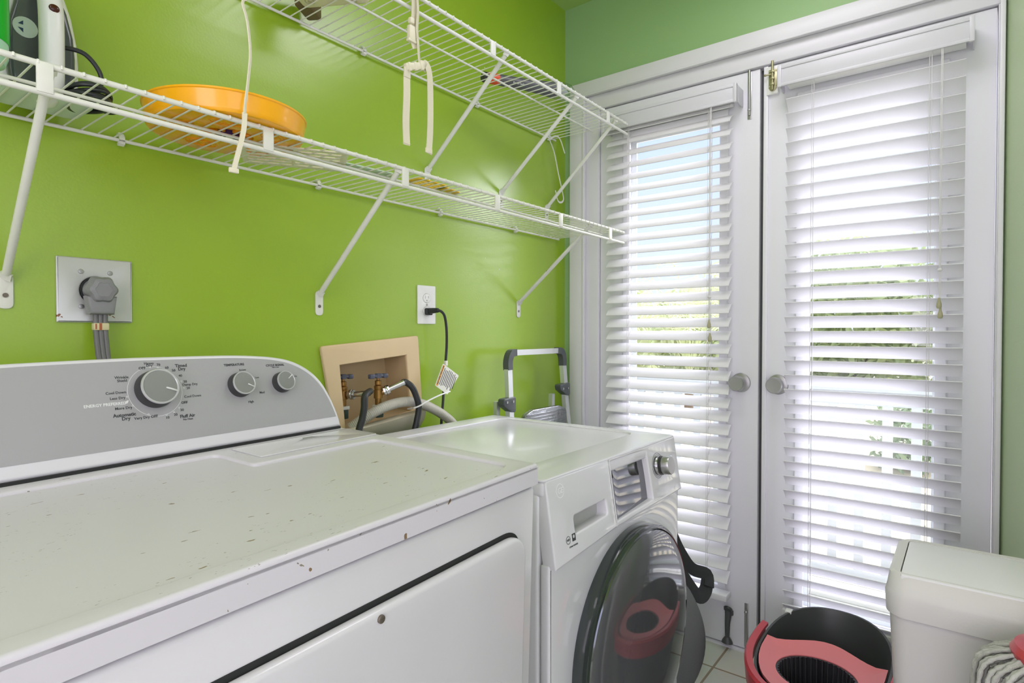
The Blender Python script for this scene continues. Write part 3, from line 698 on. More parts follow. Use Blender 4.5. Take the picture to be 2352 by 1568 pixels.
sub(g, 'lettering', INK, dw, flat=True)
# program knob
KM = PM @ T(-0.738, pv(0.792), 0.0)
g = G()
for r_ in (0.031, 0.027): g.plate(circ(0, 0, r_, 40), [circ(0, 0, r_ - 0.0006, 40)], 0.0002, 0.0006, 0, KM)
sub_ring = W(g, 'dial_marks', INK, was)
g = G(); g.lathe([(0, 0), (0.0235, 0), (0.0235, 0.012), (0.0205, 0.013), (0.0205, 0.017), (0, 0.017)], KM, 40); kb = W(g, 'program_knob', KNOBB, was)
g = G(); g.lathe([(0.0205, 0.016), (0.0222, 0.018), (0.0226, 0.034), (0.0212, 0.0365), (0, 0.0368)], KM, 40); sub(g, 'knob_cap', STEEL, kb)
g = G(); g.lathe([(0.0236, 0.002), (0.0238, 0.009), (0.0236, 0.0095)], KM, 40); sub(g, 'knob_collar', CHROME, kb)
g = G()
for (u, w0) in ((-0.695, 0.011), (-0.664, 0.014)):
    g.plate(rrect(u, pv(0.797), u + w0 * 1.3, pv(0.804), 0.002), [], 0.0, 0.002, 0.0008, PM)
W(g, 'push_button', CHROME, was)
# door
DT = WALL(DC[0], DC[1], -WY0)
g = G(); g.lathe([(0.250, 0.006), (0.2535, 0.016), (0.2555, 0.034), (0.2535, 0.044), (0.247, 0.048), (0.236, 0.049), (0.228, 0.046), (0.225, 0.040), (0.20, -0.01), (0.242, -0.002)], DT, 96, close=True)
dk = W(g, 'door', DOORR, was)
g = G(); g.lathe([(0.2475, 0.0475), (0.245, 0.0505), (0.2425, 0.0495)], DT, 96); sub(g, 'chrome_bezel', mat('dark_chrome', (110, 112, 114), 0.12, metal=1.0), dk)
g = G(); g.lathe([(0.2435, 0.0485), (0.235, 0.054), (0.21, 0.0585), (0.15, 0.064), (0.08, 0.067), (0.0, 0.068)], DT, 96); sub(g, 'door_glass', DOORG, dk)
g = G(); g.box((DC[0] - 0.232, WY0 - 0.02, DC[1] - 0.035), (DC[0] - 0.205, WY0 + 0.02, DC[1] + 0.01), 0.003); sub(g, 'door_latch', BLACK, dk)
for fx_ in (WX0 + 0.05, WX1 - 0.05):
    for fy in (WY0 + 0.08, WY1 - 0.06):
        g = G(); g.cyl((fx_, fy, 0.0), (fx_, fy, 0.04), 0.018, seg=14); W(g, 'foot', BLACK, was)

# ------------------------------------------------------------------ dryer outlet plate and its cord
t = thing('dryer_outlet', 'square stained metal wall plate with big round dryer socket, above the dryer', 'wall outlet', (-1.705, 0, 1.205))
g = G(); g.plate(rrect(-1.768, 1.143, -1.641, 1.268, 0.002), [circ(-1.7045, 1.2055, 0.0265, 40)], 0.0, 0.006, 0.003, WALL(), seg=2); W(g, 'plate', PLATE, t)
g = G(); g.cyl((-1.7045, 0.0, 1.2055), (-1.7045, -0.0065, 1.2055), 0.0262, seg=40); W(g, 'socket', BLACK, t)
for sx in (-1, 1):
    for sz in (-1, 1):
        g = G(); mt = WALL(-1.7045 + sx * 0.0243, 1.2055 + sz * 0.0335 + 0.002, 0.006)
        g.lathe([(0, 0), (0.0048, 0), (0.0042, 0.0016), (0, 0.0022)], mt, 16); g.box((-0.0045, -0.0005, 0.0018), (0.0045, 0.0005, 0.0026), mt=mt @ Matrix.Rotation(0.7 * sx, 4, 'Z')); W(g, 'screw', STEEL, t)
t = thing('dryer_power_cord', 'thick grey dryer cord with knobbed plug in the round socket', 'power cord', (-1.7045, -0.03, 1.2055))
def lobes(co):
    a = math.atan2(co.y, co.x); k = 1 + 0.075 * math.cos(6 * a + PI / 2 * 0) * (1 if co.z > 0.006 else 0)
    return V((co.x * k, co.y * k, co.z))
g = G(); g.lathe([(0, 0), (0.0225, 0.0), (0.0235, 0.012), (0.0262, 0.022), (0.0255, 0.034), (0.021, 0.0415), (0.0135, 0.044), (0.013, 0.0432), (0.0, 0.0432)], WALL(-1.7045, 1.2055, 0.0066), 48, xf=lobes)
pl = W(g, 'plug', GREYP, t)
g = G(); g.plate([(-0.021, -0.047), (0.021, -0.047), (0.0255, -0.012), (-0.0255, -0.012)], [], 0.008, 0.036, 0.006, WALL(-1.7045, 1.2055, 0.0066)); sub(g, 'cord_neck', GREYP, pl)
g = G()
for k in (-1, 0, 1):
    g.tube([(-1.7045 + k * 0.0078, -0.0285, 1.160), (-1.7045 + k * 0.0078, -0.0285, 1.13), (-1.703 + k * 0.0078, -0.036, 1.08), (-1.700 + k * 0.0078, -0.055, 1.0), (-1.700 + k * 0.0078, -0.07, 0.72)], 0.0047, 12, 5)
cd = W(g, 'cord', GREYC, t)
g = G(); g.box((-1.7175, -0.0355, 1.128), (-1.6915, -0.0215, 1.142), 0.002); lb = sub(g, 'cord_sticker', mat('sticker_cream', (214, 206, 160), 0.5), cd)
g = G(); g.box((-1.7085, -0.0357, 1.1285), (-1.7040, -0.0350, 1.1415)); g.box((-1.7150, -0.0357, 1.130), (-1.7125, -0.0350, 1.1405)); sub(g, 'sticker_print', mat('sticker_red', (176, 96, 60), 0.5), cd)

# ------------------------------------------------------------------ duplex outlet and washer cord
t = thing('duplex_outlet', 'small white two-socket outlet above the beige washer box', 'wall outlet', (-0.812, 0, 1.2105))
OX, OZ = -0.812, 1.2105
g = G(); g.plate(rrect(OX - 0.039, OZ - 0.0605, OX + 0.039, OZ + 0.0605, 0.003), [circ(OX, OZ + 0.0205, 0.0168, 28, 0.0142), circ(OX, OZ - 0.0205, 0.0168, 28, 0.0142)], 0.0, 0.005, 0.0025, WALL()); W(g, 'plate', WPLAST, t)
for sz in (1, -1):
    g = G(); mt = WALL(OX, OZ + sz * 0.0205, 0)
    g.plate(circ(0, 0, 0.0162, 28, 0.0137), [[(-0.0078, -0.001), (-0.0052, -0.001), (-0.0052, 0.0078), (-0.0078, 0.0078)], [(0.0052, -0.0), (0.0078, -0.0), (0.0078, 0.0072), (0.0052, 0.0072)], circ(0, -0.0068, 0.0024, 12)], 0.0, 0.0058, 0.0006, mt)
    q = W(g, 'socket', WPLAST, t)
    g = G(); g.box((-0.010, -0.0098, 0.0005), (0.010, 0.0088, 0.0025), mt=mt); sub(g, 'slots', GAP, q)
g = G(); g.lathe([(0, 0), (0.0034, 0), (0.003, 0.0012), (0, 0.0015)], WALL(OX, OZ, 0.005), 14); W(g, 'screw', STEEL, t)
t = thing('washer_power_cord', 'black power cord with warning tag plugged into the small white outlet', 'power cord', (OX, -0.02, OZ - 0.02))
g = G()
g.plate(fillet([(-0.013, -0.012), (0.013, -0.012), (0.014, 0.010), (-0.014, 0.010)], 0.005), [], 0.006, 0.018, 0.003, WALL(OX + 0.001, OZ - 0.0205, 0))
g.tube([(OX + 0.001, -0.016, OZ - 0.0195), (OX + 0.003, -0.038, OZ - 0.0185), (OX + 0.006, -0.050, OZ - 0.018)], 0.0085, 12, 3, rf=lambda q: 1.15 - 0.35 * q)
W(g, 'plug', BLACK, t)
g = G(); g.tube([(OX + 0.004, -0.046, OZ - 0.0175), (-0.797, -0.055, 1.188), (-0.783, -0.055, 1.172), (-0.772, -0.052, 1.130), (-0.768, -0.048, 1.075), (-0.771, -0.045, 1.02), (-0.777, -0.045, 0.96), (-0.782, -0.045, 0.90), (-0.790, -0.045, 0.83), (-0.795, -0.05, 0.70)], 0.0042, 10, 5); W(g, 'cord', BLACK, t)
g = G(); c = [V((-0.789, -0.052, 1.026)), V((-0.722, -0.058, 0.984)), V((-0.7785, -0.062, 0.928)), V((-0.828, -0.056, 0.960))]
fn = (c[1] - c[0]).cross(c[3] - c[0]).normalized(); fn = fn if fn.y < 0 else -fn
ex = (c[1] - c[0]).normalized(); ey = fn.cross(ex).normalized()
TM = basis(ex, ey, fn, c[0])
wv = (c[1] - c[0]).length; hv = 0.080
loc2 = [((p - c[0]).dot(ex), (p - c[0]).dot(ey)) for p in c]
g.plate(fillet(loc2, 0.004), [], 0.0, 0.0006, 0, TM)
g.box((-0.775, -0.051, 1.018), (-0.765, -0.042, 1.034), 0.001)
tg = W(g, 'warning_tag', PAPER, t, flat=True)
du = V(loc2[3]) ; du2 = du.normalized()     # direction down the long side from the top corner
g = G(); ang = math.atan2(du2.y, du2.x)
TM2 = TM @ Matrix.Rotation(ang, 4, 'Z')      # x runs along the left side, y across the tag
g.box((0.003, 0.003, 0.0006), (0.074, 0.010, 0.0009), mt=TM2); sub(g, 'orange_band', TAGO, tg, flat=True)
g = G(); g.text('ADVERTENCIA', 0.0098, TM2 @ T(0.037, 0.0065, 0.0010) @ Matrix.Rotation(PI, 4, 'Z'), 0.01)
for k in range(9):
    g.box((0.006 + random.random() * 0.01, 0.0135 + k * 0.0068, 0.0006), (0.068 - random.random() * 0.014, 0.0160 + k * 0.0068, 0.0009), mt=TM2)
sub(g, 'tag_print', INK, tg, flat=True)

# ------------------------------------------------------------------ recessed washer box with valves
t = thing('washer_outlet_box', 'aged beige recessed plastic laundry box in the wall with two taps', 'laundry box', (-1.02, 0, 0.95))
g = G(); g.plate(fillet(BOX_O, 0.010), [BOX_I], 0.0, 0.012, 0.004, WALL(), seg=3)
W(g, 'frame', BEIGE, t)
g = G()
IN = [V((x, 0.006, z)) for x, z in BOX_I]; cI = sum(IN, V()) / 4
BK = [V((cI.x + (p.x - cI.x) * 0.93, 0.082, cI.z + (p.z - cI.z) * 0.93)) for p in IN]
IN = [V((p.x, -0.004, p.z)) for p in IN]
vi = [g.bm.verts.new(p) for p in IN]; vb_ = [g.bm.verts.new(p) for p in BK]
for i in range(4): g.bm.faces.new((vi[i], vi[(i + 1) % 4], vb_[(i + 1) % 4], vb_[i]))
g.bm.faces.new(vb_)
g.text('VERSA', 0.022, WALL(-1.10, 1.005, -0.081), 0.0)
W(g, 'box_liner', BEIGED, t, flat=True)
g = G(); NB = 16; rows = []
for i in range(NB + 1):
    s_ = i / NB; x = -1.160 + 0.300 * s_; zt = 0.858 + 0.030 * s_; bul = 0.5 + 0.5 * math.sin(PI * min(1, max(0, s_)))
    rows.append([g.bm.verts.new(V(p)) for p in ((x, -0.012, zt - 0.002), (x + 0.002, -0.030 - 0.012 * bul, zt + 0.004), (x + 0.004, -0.036 - 0.020 * bul, zt - 0.002), (x + 0.006, -0.030 - 0.014 * bul, zt - 0.030), (x + 0.01, -0.012, zt - 0.058))])
for i in range(NB):
    for j in range(4): g.bm.faces.new((rows[i][j], rows[i + 1][j], rows[i + 1][j + 1], rows[i][j + 1]))
    g.bm.faces.new((rows[i][4], rows[i + 1][4], rows[i + 1][0], rows[i][0]))
g.bm.faces.new(rows[0]); g.bm.faces.new(rows[-1][::-1]); bmesh.ops.recalc_face_normals(g.bm, faces=g.bm.faces)
W(g, 'lower_lip', LIP, t, sharp=60)
VX2, VX1 = -1.028, -1.103
def valve(x, y, zt, out):
    g = G()
    g.lathe([(0, -0.085), (0.009, -0.085), (0.009, -0.064), (0.0125, -0.063), (0.0125, -0.040), (0.0105, -0.038), (0.0115, -0.034), (0.0115, -0.028), (0.0075, -0.026), (0.0095, -0.024), (0.0095, -0.014), (0.0075, -0.013), (0.0042, -0.012), (0.0042, 0.0), (0, 0)], T(x, y, zt), 8 * 3)
    b0 = V((x, y, zt - 0.052)); o = V(out)
    g.cyl(b0, b0 + o * 0.55, 0.0075, seg=14)
    v = W(g, 'valve', BRASS, t)
    g = G(); g.box((-0.030, -0.005, -0.004), (0.030, 0.005, 0.005), 0.003, mt=T(x, y, zt)); g.cyl((x, y, zt - 0.006), (x, y, zt + 0.007), 0.009, seg=14)
    for s_ in (-1, 1): g.box((s_ * 0.024 - 0.008, -0.007, -0.007), (s_ * 0.024 + 0.008, 0.007, 0.006), 0.003, mt=T(x, y, zt))
    sub(g, 'valve_handle', VALVEB, v)
    g = G(); g.box((x - 0.013, y - 0.013, zt - 0.092), (x + 0.013, y + 0.013, zt - 0.082), 0.002); sub(g, 'pipe_collar', WPLAST, v)
    g = G(); g.box((x - 0.011, y - 0.011, zt - 0.118), (x + 0.011, y + 0.011, zt - 0.091), 0.003); sub(g, 'pipe_stub', mat('dark_green_pipe', (46, 66, 56), 0.6), v)
    return b0, b0 + o
a0, a1 = valve(VX2, -0.030, 1.000, (0.040, -0.030, 0.022))
b0, b1 = valve(VX1, 0.030, 0.999, (0.022, -0.052, 0.006))
def hose(label, a, b, pts, ):
    r = thing('supply_hose', label, 'hose', tuple(b), 'washer supply hoses in the beige box')
    d = (b - a).normalized()
    g = G(); g.cyl(a + d * 0.016, b, 0.0078, seg=18); g.cyl(a + d * 0.018, a + d * 0.034, 0.0132, seg=8); g.cyl(a + d * 0.022, a + d * 0.030, 0.0148, seg=24, bev=0.002)
    g.cyl(b, b + d * 0.026, 0.0082, seg=18)
    W(g, 'metal_coupling', CHROME, r)
    g = G(); g.tube([b + d * 0.020] + [V(p) for p in pts], 0.0092, 14, 6); W(g, 'rubber_hose', BLACK, r)
    return r
hose('black rubber hose arching from the middle brass tap over the grey drain hose', a0, a1, [(-0.962, -0.070, 0.980), (-0.948, -0.082, 0.966), (-0.937, -0.088, 0.940), (-0.930, -0.092, 0.905), (-0.940, -0.092, 0.860), (-0.965, -0.090, 0.780), (-0.98, -0.09, 0.70)])
hose('black rubber hose from the left tap, nearest the dryer console', b0, b1, [(-1.1475 + 0.062, -0.066, 0.969 - 0.006), (-1.134 + 0.012, -0.090, 0.955), (-1.131, -0.098, 0.925), (-1.138, -0.098, 0.895), (-1.150, -0.098, 0.860), (-1.165, -0.095, 0.76), (-1.17, -0.09, 0.68)])
t = thing('drain_hose', 'grey corrugated drain hose arching out of the beige laundry box', 'hose', (-0.95, -0.05, 0.92))
P = spline([V(p) for p in [(-1.115, -0.020, 0.862), (-1.091, -0.040, 0.884), (-1.058, -0.052, 0.903), (-1.011, -0.058, 0.917), (-0.954, -0.060, 0.9215), (-0.894, -0.058, 0.911), (-0.839, -0.055, 0.890), (-0.782, -0.052, 0.860), (-0.735, -0.052, 0.820), (-0.70, -0.055, 0.74)]], 26)
nP = len(P)
g = G(); g.tube(P, 0.0142, 16, rf=lambda q: 1.0 + 0.075 * math.cos(2 * PI * q * nP / 3.0)); W(g, 'hose_body', GHOSE, t, sharp=80)
tag(G().tube([(-0.945, -0.060, 0.900), (-0.952, -0.095, 0.906), (-0.938, -0.110, 0.914), (-0.92, -0.112, 0.922), (-0.861, -0.108, 0.936), (-0.806, -0.100, 0.943)], 0, 4, 3, flat=(0.004, 0.0015), up=(0, -1, 0.2)).obj('cable_tie', WPLAST), 'thin white cable tie binding black hose to grey drain hose', 'cable tie')

# ------------------------------------------------------------------ step ladder
t = thing('step_ladder', 'folded aluminium step ladder with dark joints in the corner behind the washer', 'step ladder', (-0.29, -0.08, 0))
g = G()
LX, RX = -0.500, -0.150
for s_, x, lean in ((-1, LX, -0.0), (1, RX, 0.0)):
    xb = x + s_ * 0.045
    g.tube([(xb, -0.20, 0.02), (x + s_ * 0.006, -0.10, 0.80), (x, -0.085, 1.015)], 0, 4, flat=(0.024, 0.018), up=(0, -1, 0))
W(g, 'side_rails', ALU, t)
g = G(); g.tube([(LX + 0.035, -0.084, 1.052), (RX - 0.035, -0.084, 1.052)], 0, 4, flat=(0.020, 0.018), up=(0, -1, 0)); W(g, 'top_bar', ALU, t)
for s_, x in ((-1, LX), (1, RX)):
    g = G(); g.tube([(x, -0.086, 0.992), (x, -0.085, 1.018), (x - s_ * 0.006, -0.085, 1.038), (x - s_ * 0.018, -0.084, 1.050), (x - s_ * 0.040, -0.084, 1.0525)], 0, 4, 4, flat=(0.025, 0.024), up=(0, -1, 0)); W(g, 'corner_joint', JOINT, t)
    g = G(); x2 = x + s_ * 0.002
    if s_ < 0: g.plate(fillet([(-0.052, 0.012), (0.016, 0.016), (0.016, -0.040), (-0.012, -0.036), (-0.052, -0.012)], 0.010), [], -0.012, 0.016, 0.003, WALL(x2, 0.884, 0.095))
    else: g.plate(fillet([(-0.058, 0.012), (0.016, 0.018), (0.016, -0.036), (-0.012, -0.030), (-0.052, -0.008)], 0.010), [], -0.012, 0.016, 0.003, WALL(x2, 0.908, 0.095))
    j = W(g, 'hinge_bracket', JOINT, t)
    for du_ in (-0.036, -0.002):
        g = G(); g.cyl((x2 + du_, -0.105, 0.884 + (0.02 if s_ > 0 else 0)), (x2 + du_, -0.1135, 0.884 + (0.02 if s_ > 0 else 0)), 0.0045, seg=10)
        sub(g, 'rivet', STEEL, j)
g = G()
for s_, x in ((-1, LX), (1, RX)):
    xr = x - 0.037 * 1 if s_ < 0 else x - 0.045
    g.tube([(xr, -0.065, 0.884), (xr - 0.004, -0.06, 0.40), (xr - 0.010, -0.055, 0.015)], 0, 4, flat=(0.018, 0.016), up=(0, -1, 0))
W(g, 'rear_legs', ALU, t)
for zc in (0.835, 0.54, 0.26):
    g = G(); w2 = 0.137 + (0.02 if zc < 0.8 else 0); yy = -0.118 - (0.835 - zc) * 0.09
    g.plate(fillet([(-w2, -0.11), (w2, -0.11), (w2, -0.005), (w2 * 0.6, 0.012), (-w2 * 0.6, 0.012), (-w2, -0.005)], 0.025), [], -0.006, 0.012, 0.003, WALL(-0.325, zc, -yy))
    for k in range(9): g.box((-w2 + 0.012, -0.100 + k * 0.0115, 0.012), (w2 - 0.012, -0.0955 + k * 0.0115, 0.0145), 0.001, mt=WALL(-0.325, zc, -yy))
    W(g, 'step', ALUT, t)
for xb in (LX - 0.045, RX + 0.045):
    g = G(); g.box((xb - 0.014, -0.212, 0.0), (xb + 0.014, -0.188, 0.035), 0.004); W(g, 'rubber_foot', BLACK, t)
for xb in (LX - 0.047, RX - 0.055):
    g = G(); g.box((xb - 0.011, -0.067, 0.0), (xb + 0.011, -0.043, 0.03), 0.004); W(g, 'rubber_foot', BLACK, t)

# ------------------------------------------------------------------ things on the lower shelf
SZ = 1.5137
t = thing('clothes_iron', 'white and dark grey clothes iron standing on its heel on the lower shelf', 'iron', (-1.80, -0.10, SZ))
IXC = -1.806
g = G(); g.plate(fillet([(-0.062, -0.050), (0.062, -0.050), (0.060, 0.050), (-0.060, 0.050)], 0.020, 6), [], 0.0, 0.010, 0.004, T(IXC, -0.098, SZ)); W(g, 'heel_rest', MINT, t)
sole = [(0.055, 0.0), (0.060, 0.03), (0.0605, 0.08), (0.058, 0.12), (0.050, 0.165), (0.037, 0.205), (0.020, 0.235), (0.0, 0.250)]
so = [(x, z) for x, z in sole] + [(-x, z) for x, z in sole[::-1][1:]]
g = G(); g.plate(so, [], 0.0, 0.008, 0.002, WALL(IXC, SZ + 0.010, 0.034)); W(g, 'soleplate', mat('dark_soleplate', (50, 58, 56), 0.3, metal=0.5), t)
g = G(); g.plate([(x * 0.96, z * 0.975 + 0.002) for x, z in so], [], 0.0, 0.038, 0.012, WALL(IXC, SZ + 0.010, 0.042), seg=4); W(g, 'body', WPLAST, t)
tank = [(0.042, 0.012), (0.047, 0.04), (0.0475, 0.085), (0.045, 0.12), (0.036, 0.16), (0.024, 0.19), (0.0, 0.205)]
tk = [(x, z) for x, z in tank] + [(-x, z) for x, z in tank[::-1][1:]]
g = G(); g.plate(tk, [], 0.0, 0.022, 0.009, WALL(IXC, SZ + 0.010, 0.076), seg=4); W(g, 'water_tank', mat('smoky_grey_tank', (84, 88, 92), 0.2, coat=0.3), t)
g = G()
g.tube([(IXC, -0.085, SZ + 0.215), (IXC - 0.001, -0.125, SZ + 0.195), (IXC - 0.002, -0.150, SZ + 0.14), (IXC - 0.002, -0.152, SZ + 0.06), (IXC - 0.001, -0.145, SZ + 0.02), (IXC, -0.110, SZ + 0.008)], 0, 4, 5, flat=(0.040, 0.026), up=(0, 0.02, 1))
hd = None
g2 = G(); g2.tube([(IXC, -0.085, SZ + 0.215), (IXC - 0.001, -0.125, SZ + 0.197), (IXC - 0.002, -0.150, SZ + 0.14), (IXC - 0.002, -0.152, SZ + 0.06), (IXC - 0.001, -0.142, SZ + 0.018), (IXC, -0.108, SZ + 0.010)], 0.0175, 18, 6)
g.bm.free(); hd = W(g2, 'handle', WPLAST, t)
g = G(); g.ell((IXC - 0.002, -0.1675, SZ + 0.140), (0.0075, 0.003, 0.0065)); sub(g, 'indicator_light', AMBER, hd)
g = G(); g.plate(circ(0, 0, 0.017, 24), [], 0.0, 0.0015, 0.0005, WALL(IXC - 0.024, SZ + 0.122, 0.0978)); bd = W(g, 'badge', MINT, t)
g = G(); g.plate([(-0.008, 0.003), (-0.001, 0.010), (-0.001, 0.003)], [], 0.0, 0.0004, 0, WALL(IXC - 0.026, SZ + 0.122, 0.0993)); g.plate([(-0.008, -0.003), (-0.001, -0.003), (-0.001, -0.010)], [], 0.0, 0.0004, 0, WALL(IXC - 0.026, SZ + 0.122, 0.0993)); sub(g, 'badge_mark', mat('blue_print', (32, 62, 92), 0.4), bd, flat=True)
g = G(); g.tube([(IXC + 0.015, -0.140, SZ + 0.092), (IXC + 0.045, -0.150, SZ + 0.088), (IXC + 0.068, -0.150, SZ + 0.060), (IXC + 0.064, -0.145, SZ + 0.028), (IXC + 0.045, -0.140, SZ + 0.014), (IXC + 0.02, -0.138, SZ + 0.010)], 0.0038, 10, 6)
for k in range(7):
    cx_, cy_ = IXC + 0.052 + 0.003 * math.sin(k * 2.1), -0.140 + 0.004 * math.cos(k * 1.7)
    a_, b2 = 0.026 + 0.003 * (k % 3), 0.040 + 0.004 * ((k * 2) % 3)
    g.tube([(cx_ + a_ * math.cos(q * PI / 6), cy_ + b2 * math.sin(q * PI / 6), SZ + 0.004 + 0.005 * k * 0.8 + 0.002 * math.sin(q + k)) for q in range(12)], 0.0034, 8, 3, closed=True)
g.tube([(IXC + 0.075, -0.11, SZ + 0.012), (IXC + 0.088, -0.125, SZ + 0.006), (IXC + 0.094, -0.15, SZ + 0.004), (IXC + 0.085, -0.17, SZ + 0.004)], 0.0034, 8, 4)
W(g, 'power_cord', BLACK, t)
t = thing('detergent_bottle', 'bright green bottle with pale base at the left end of the lower shelf', 'bottle', (-1.9225, -0.205, SZ))
g = G(); g.lathe([(0, 0.0), (0.034, 0.0), (0.043, 0.006), (0.047, 0.018), (0.0475, 0.04), (0.0475, 0.16), (0.043, 0.19), (0.025, 0.215), (0.019, 0.225), (0.019, 0.25), (0, 0.25)], T(-1.9225, -0.205, SZ), 40); bt = W(g, 'bottle_body', mat('pale_mint_translucent', (178, 226, 196), 0.3), t)
g = G(); g.lathe([(0.0479, 0.036), (0.0482, 0.038), (0.0482, 0.150), (0.0479, 0.152)], T(-1.9225, -0.205, SZ), 40); sub(g, 'label_wrap', BGREEN, bt)
g = G(); g.lathe([(0.020, 0.232), (0.022, 0.233), (0.022, 0.27), (0.018, 0.275), (0, 0.275)], T(-1.9225, -0.205, SZ), 24); W(g, 'cap', BGREEN, t)

t = thing('orange_tub', 'round shallow orange plastic tub on the lower shelf', 'tub', (-1.534, -0.19, SZ))
TT = T(-1.534, -0.190, SZ)
g = G(); g.lathe([(0, 0.006), (0.045, 0.006), (0.047, 0.0), (0.132, 0.0), (0.1385, 0.0015), (0.1412, 0.005), (0.1420, 0.010), (0.1455, 0.036), (0.1475, 0.0375), (0.1475, 0.0405), (0.1435, 0.0405), (0.1365, 0.013), (0.126, 0.005), (0.05, 0.0045), (0.045, 0.0085), (0, 0.0085)], TT, 72)
tb = W(g, 'tub_body', ORANGE, t)
g = G()
for k in range(5):
    a_ = 0.5 + 2 * PI * k / 5; cx_, cy_ = 0.084 * math.cos(a_), 0.084 * math.sin(a_); rr = Matrix.Rotation(a_, 4, 'Z')
    for q, (ra, rb) in enumerate(((0.021, 0.034), (0.014, 0.025))):
        g.plate(circ(0, 0, ra, 28, rb), [circ(0, 0, ra - 0.002, 28, rb - 0.002)], -0.0012, 0.0008, 0.0004, TT @ T(cx_, cy_, 0) @ rr)
    for q in range(5): g.ell(tuple(V((cx_, cy_, 0)) + V((0.006 * math.cos(q * 1.3), 0.014 * math.sin(q * 1.3), -0.0002))), (0.0035, 0.003, 0.0012), 10, 6, mt=TT)
for k in range(8):
    a_ = 2 * PI * k / 8; g.box((0.022, -0.003, 0.0), (0.042, 0.003, 0.006), 0.001, mt=TT @ Matrix.Rotation(a_, 4, 'Z'))
sub(g, 'embossed_base', ORANGED, tb)
g = G(); g.plate(circ(0, 0, 0.021, 32), [], -0.0025, 0.006, 0.0, TT); lb = sub(g, 'round_sticker', PURPLE, tb)
g = G(); g.plate([(-0.011, -0.005), (-0.002, -0.005), (-0.002, 0.005), (-0.011, 0.005)], [[(-0.0095, -0.0036), (-0.0035, -0.0036), (-0.0035, 0.0036), (-0.0095, 0.0036)]], -0.0028, -0.0024, 0, TT); g.plate([(0.0, -0.003), (0.011, -0.002), (0.008, 0.005), (0.001, 0.003)], [], -0.0028, -0.0024, 0, TT)
sub(g, 'sticker_print', WPLAST, tb)

t = thing('plastic_grid_rack', 'flat cream slotted plastic rack lying beside and under the orange tub', 'rack', (-1.38, -0.17, SZ))
g = G(); RM_ = T(-1.385, -0.170, SZ) @ Matrix.Rotation(-0.95, 4, 'Z')
RM_ = T(-1.372, -0.165, SZ - 0.0) @ Matrix.Rotation(-0.55, 4, 'Z')
hl = []
for i in range(6):
    for j in range(2): hl.append(rrect(-0.098 + j * 0.100, -0.066 + i * 0.0225, -0.004 + j * 0.100, -0.053 + i * 0.0225, 0.005, 3))
g.plate(rrect(-0.110, -0.078, 0.110, 0.078, 0.02), hl, -0.0115, -0.008, 0.001, RM_)
bmesh.ops.translate(g.bm, vec=(0, 0, 0.0085), verts=g.bm.verts)
W(g, 'rack_body', CREAM, t)
t = tag(G().plate(rrect(-0.085, -0.030, 0.085, 0.030, 0.012), [], 0.0, 0.003, 0.001, T(-1.205, -0.195, SZ) @ Matrix.Rotation(-0.12, 4, 'Z')).obj('plastic_sheet', mat('pale_green_sheet', (206, 228, 204), 0.3)), 'pale green flat plastic sheet lying on the middle of the lower shelf', 'sheet')
g = G(); YM = T(-0.985, -0.222, SZ) @ Matrix.Rotation(0.02, 4, 'Z')
g.plate(rrect(-0.095, -0.030, 0.02, 0.030, 0.012), [rrect(-0.078, -0.018 + k * 0.0135, 0.008, -0.010 + k * 0.0135, 0.003, 3) for k in range(3)], 0.0, 0.003, 0.001, YM)
g.plate(fillet([(0.01, -0.018), (0.085, -0.008), (0.100, 0.008), (0.085, 0.018), (0.01, 0.016)], 0.006), [], 0.0, 0.003, 0.001, YM)
tag(g.obj('slotted_spatula', YELLOW), 'yellow slotted plastic spatula flat on the lower shelf, right of the pale sheet', 'spatula')

# ------------------------------------------------------------------ things on the upper shelf
UZ = 1.9146
t = thing('storage_case', 'cream and brown plastic case at the left of the upper shelf', 'case', (-1.27, -0.13, UZ))
CMx = T(-1.262, -0.150, UZ) @ Matrix.Rotation(-1.02, 4, 'Z')
g = G(); g.plate(fillet([(-0.085, -0.030), (0.085, -0.034), (0.085, 0.034), (-0.085, 0.030)], 0.014), [], 0.0, 0.045, 0.010, CMx @ Matrix.Rotation(PI, 4, 'Z')); cs = W(g, 'case_shell', CREAM, t)
g = G(); g.lathe([(0.012, -0.001), (0.010, -0.0015), (0.0095, -0.001)], CMx @ T(-0.055, 0.0, 0.0005), 24); g.cyl(tuple(CMx @ V((-0.055, 0, -0.0012))), tuple(CMx @ V((-0.055, 0, 0.002))), 0.005, seg=16); sub(g, 'latch_ring', mat('tan_ring', (188, 180, 150), 0.4), cs)
g = G(); g.box((-0.10, -0.032, 0.001), (-0.062, 0.045, 0.05), 0.006, mt=CMx @ T(-0.002, 0.045, 0)); sub(g, 'brown_end', BROWN, cs)
t = thing('hand_vacuum', 'slim grey handheld vacuum with orange-red band and clear nozzle on the upper shelf', 'hand vacuum', (-0.55, -0.20, UZ))
A = V((-0.690, -0.130, UZ + 0.019)); B = V((-0.378, -0.262, UZ + 0.034)); d = (B - A); L = d.length
VM = d.to_track_quat('Z', 'Y').to_matrix().to_4x4(); VM.translation = A
g = G(); g.lathe([(0, 0.0), (0.013, 0.001), (0.016, 0.005), (0.0165, 0.02)], VM, 28); W(g, 'end_cap', BLACK, t)
g = G(); g.lathe([(0.0168, 0.018), (0.0172, 0.020), (0.0172, 0.056), (0.0168, 0.058)], VM, 28); W(g, 'orange_band', ORED, t)
g = G(); g.lathe([(0.0165, 0.056), (0.0175, 0.060), (0.0185, 0.15), (0.021, 0.21), (0.0245, 0.25), (0.0265, 0.275), (0, 0.276)], VM, 32); vb2 = W(g, 'grip_body', mat('graphite_plastic', (92, 92, 100), 0.35), t)
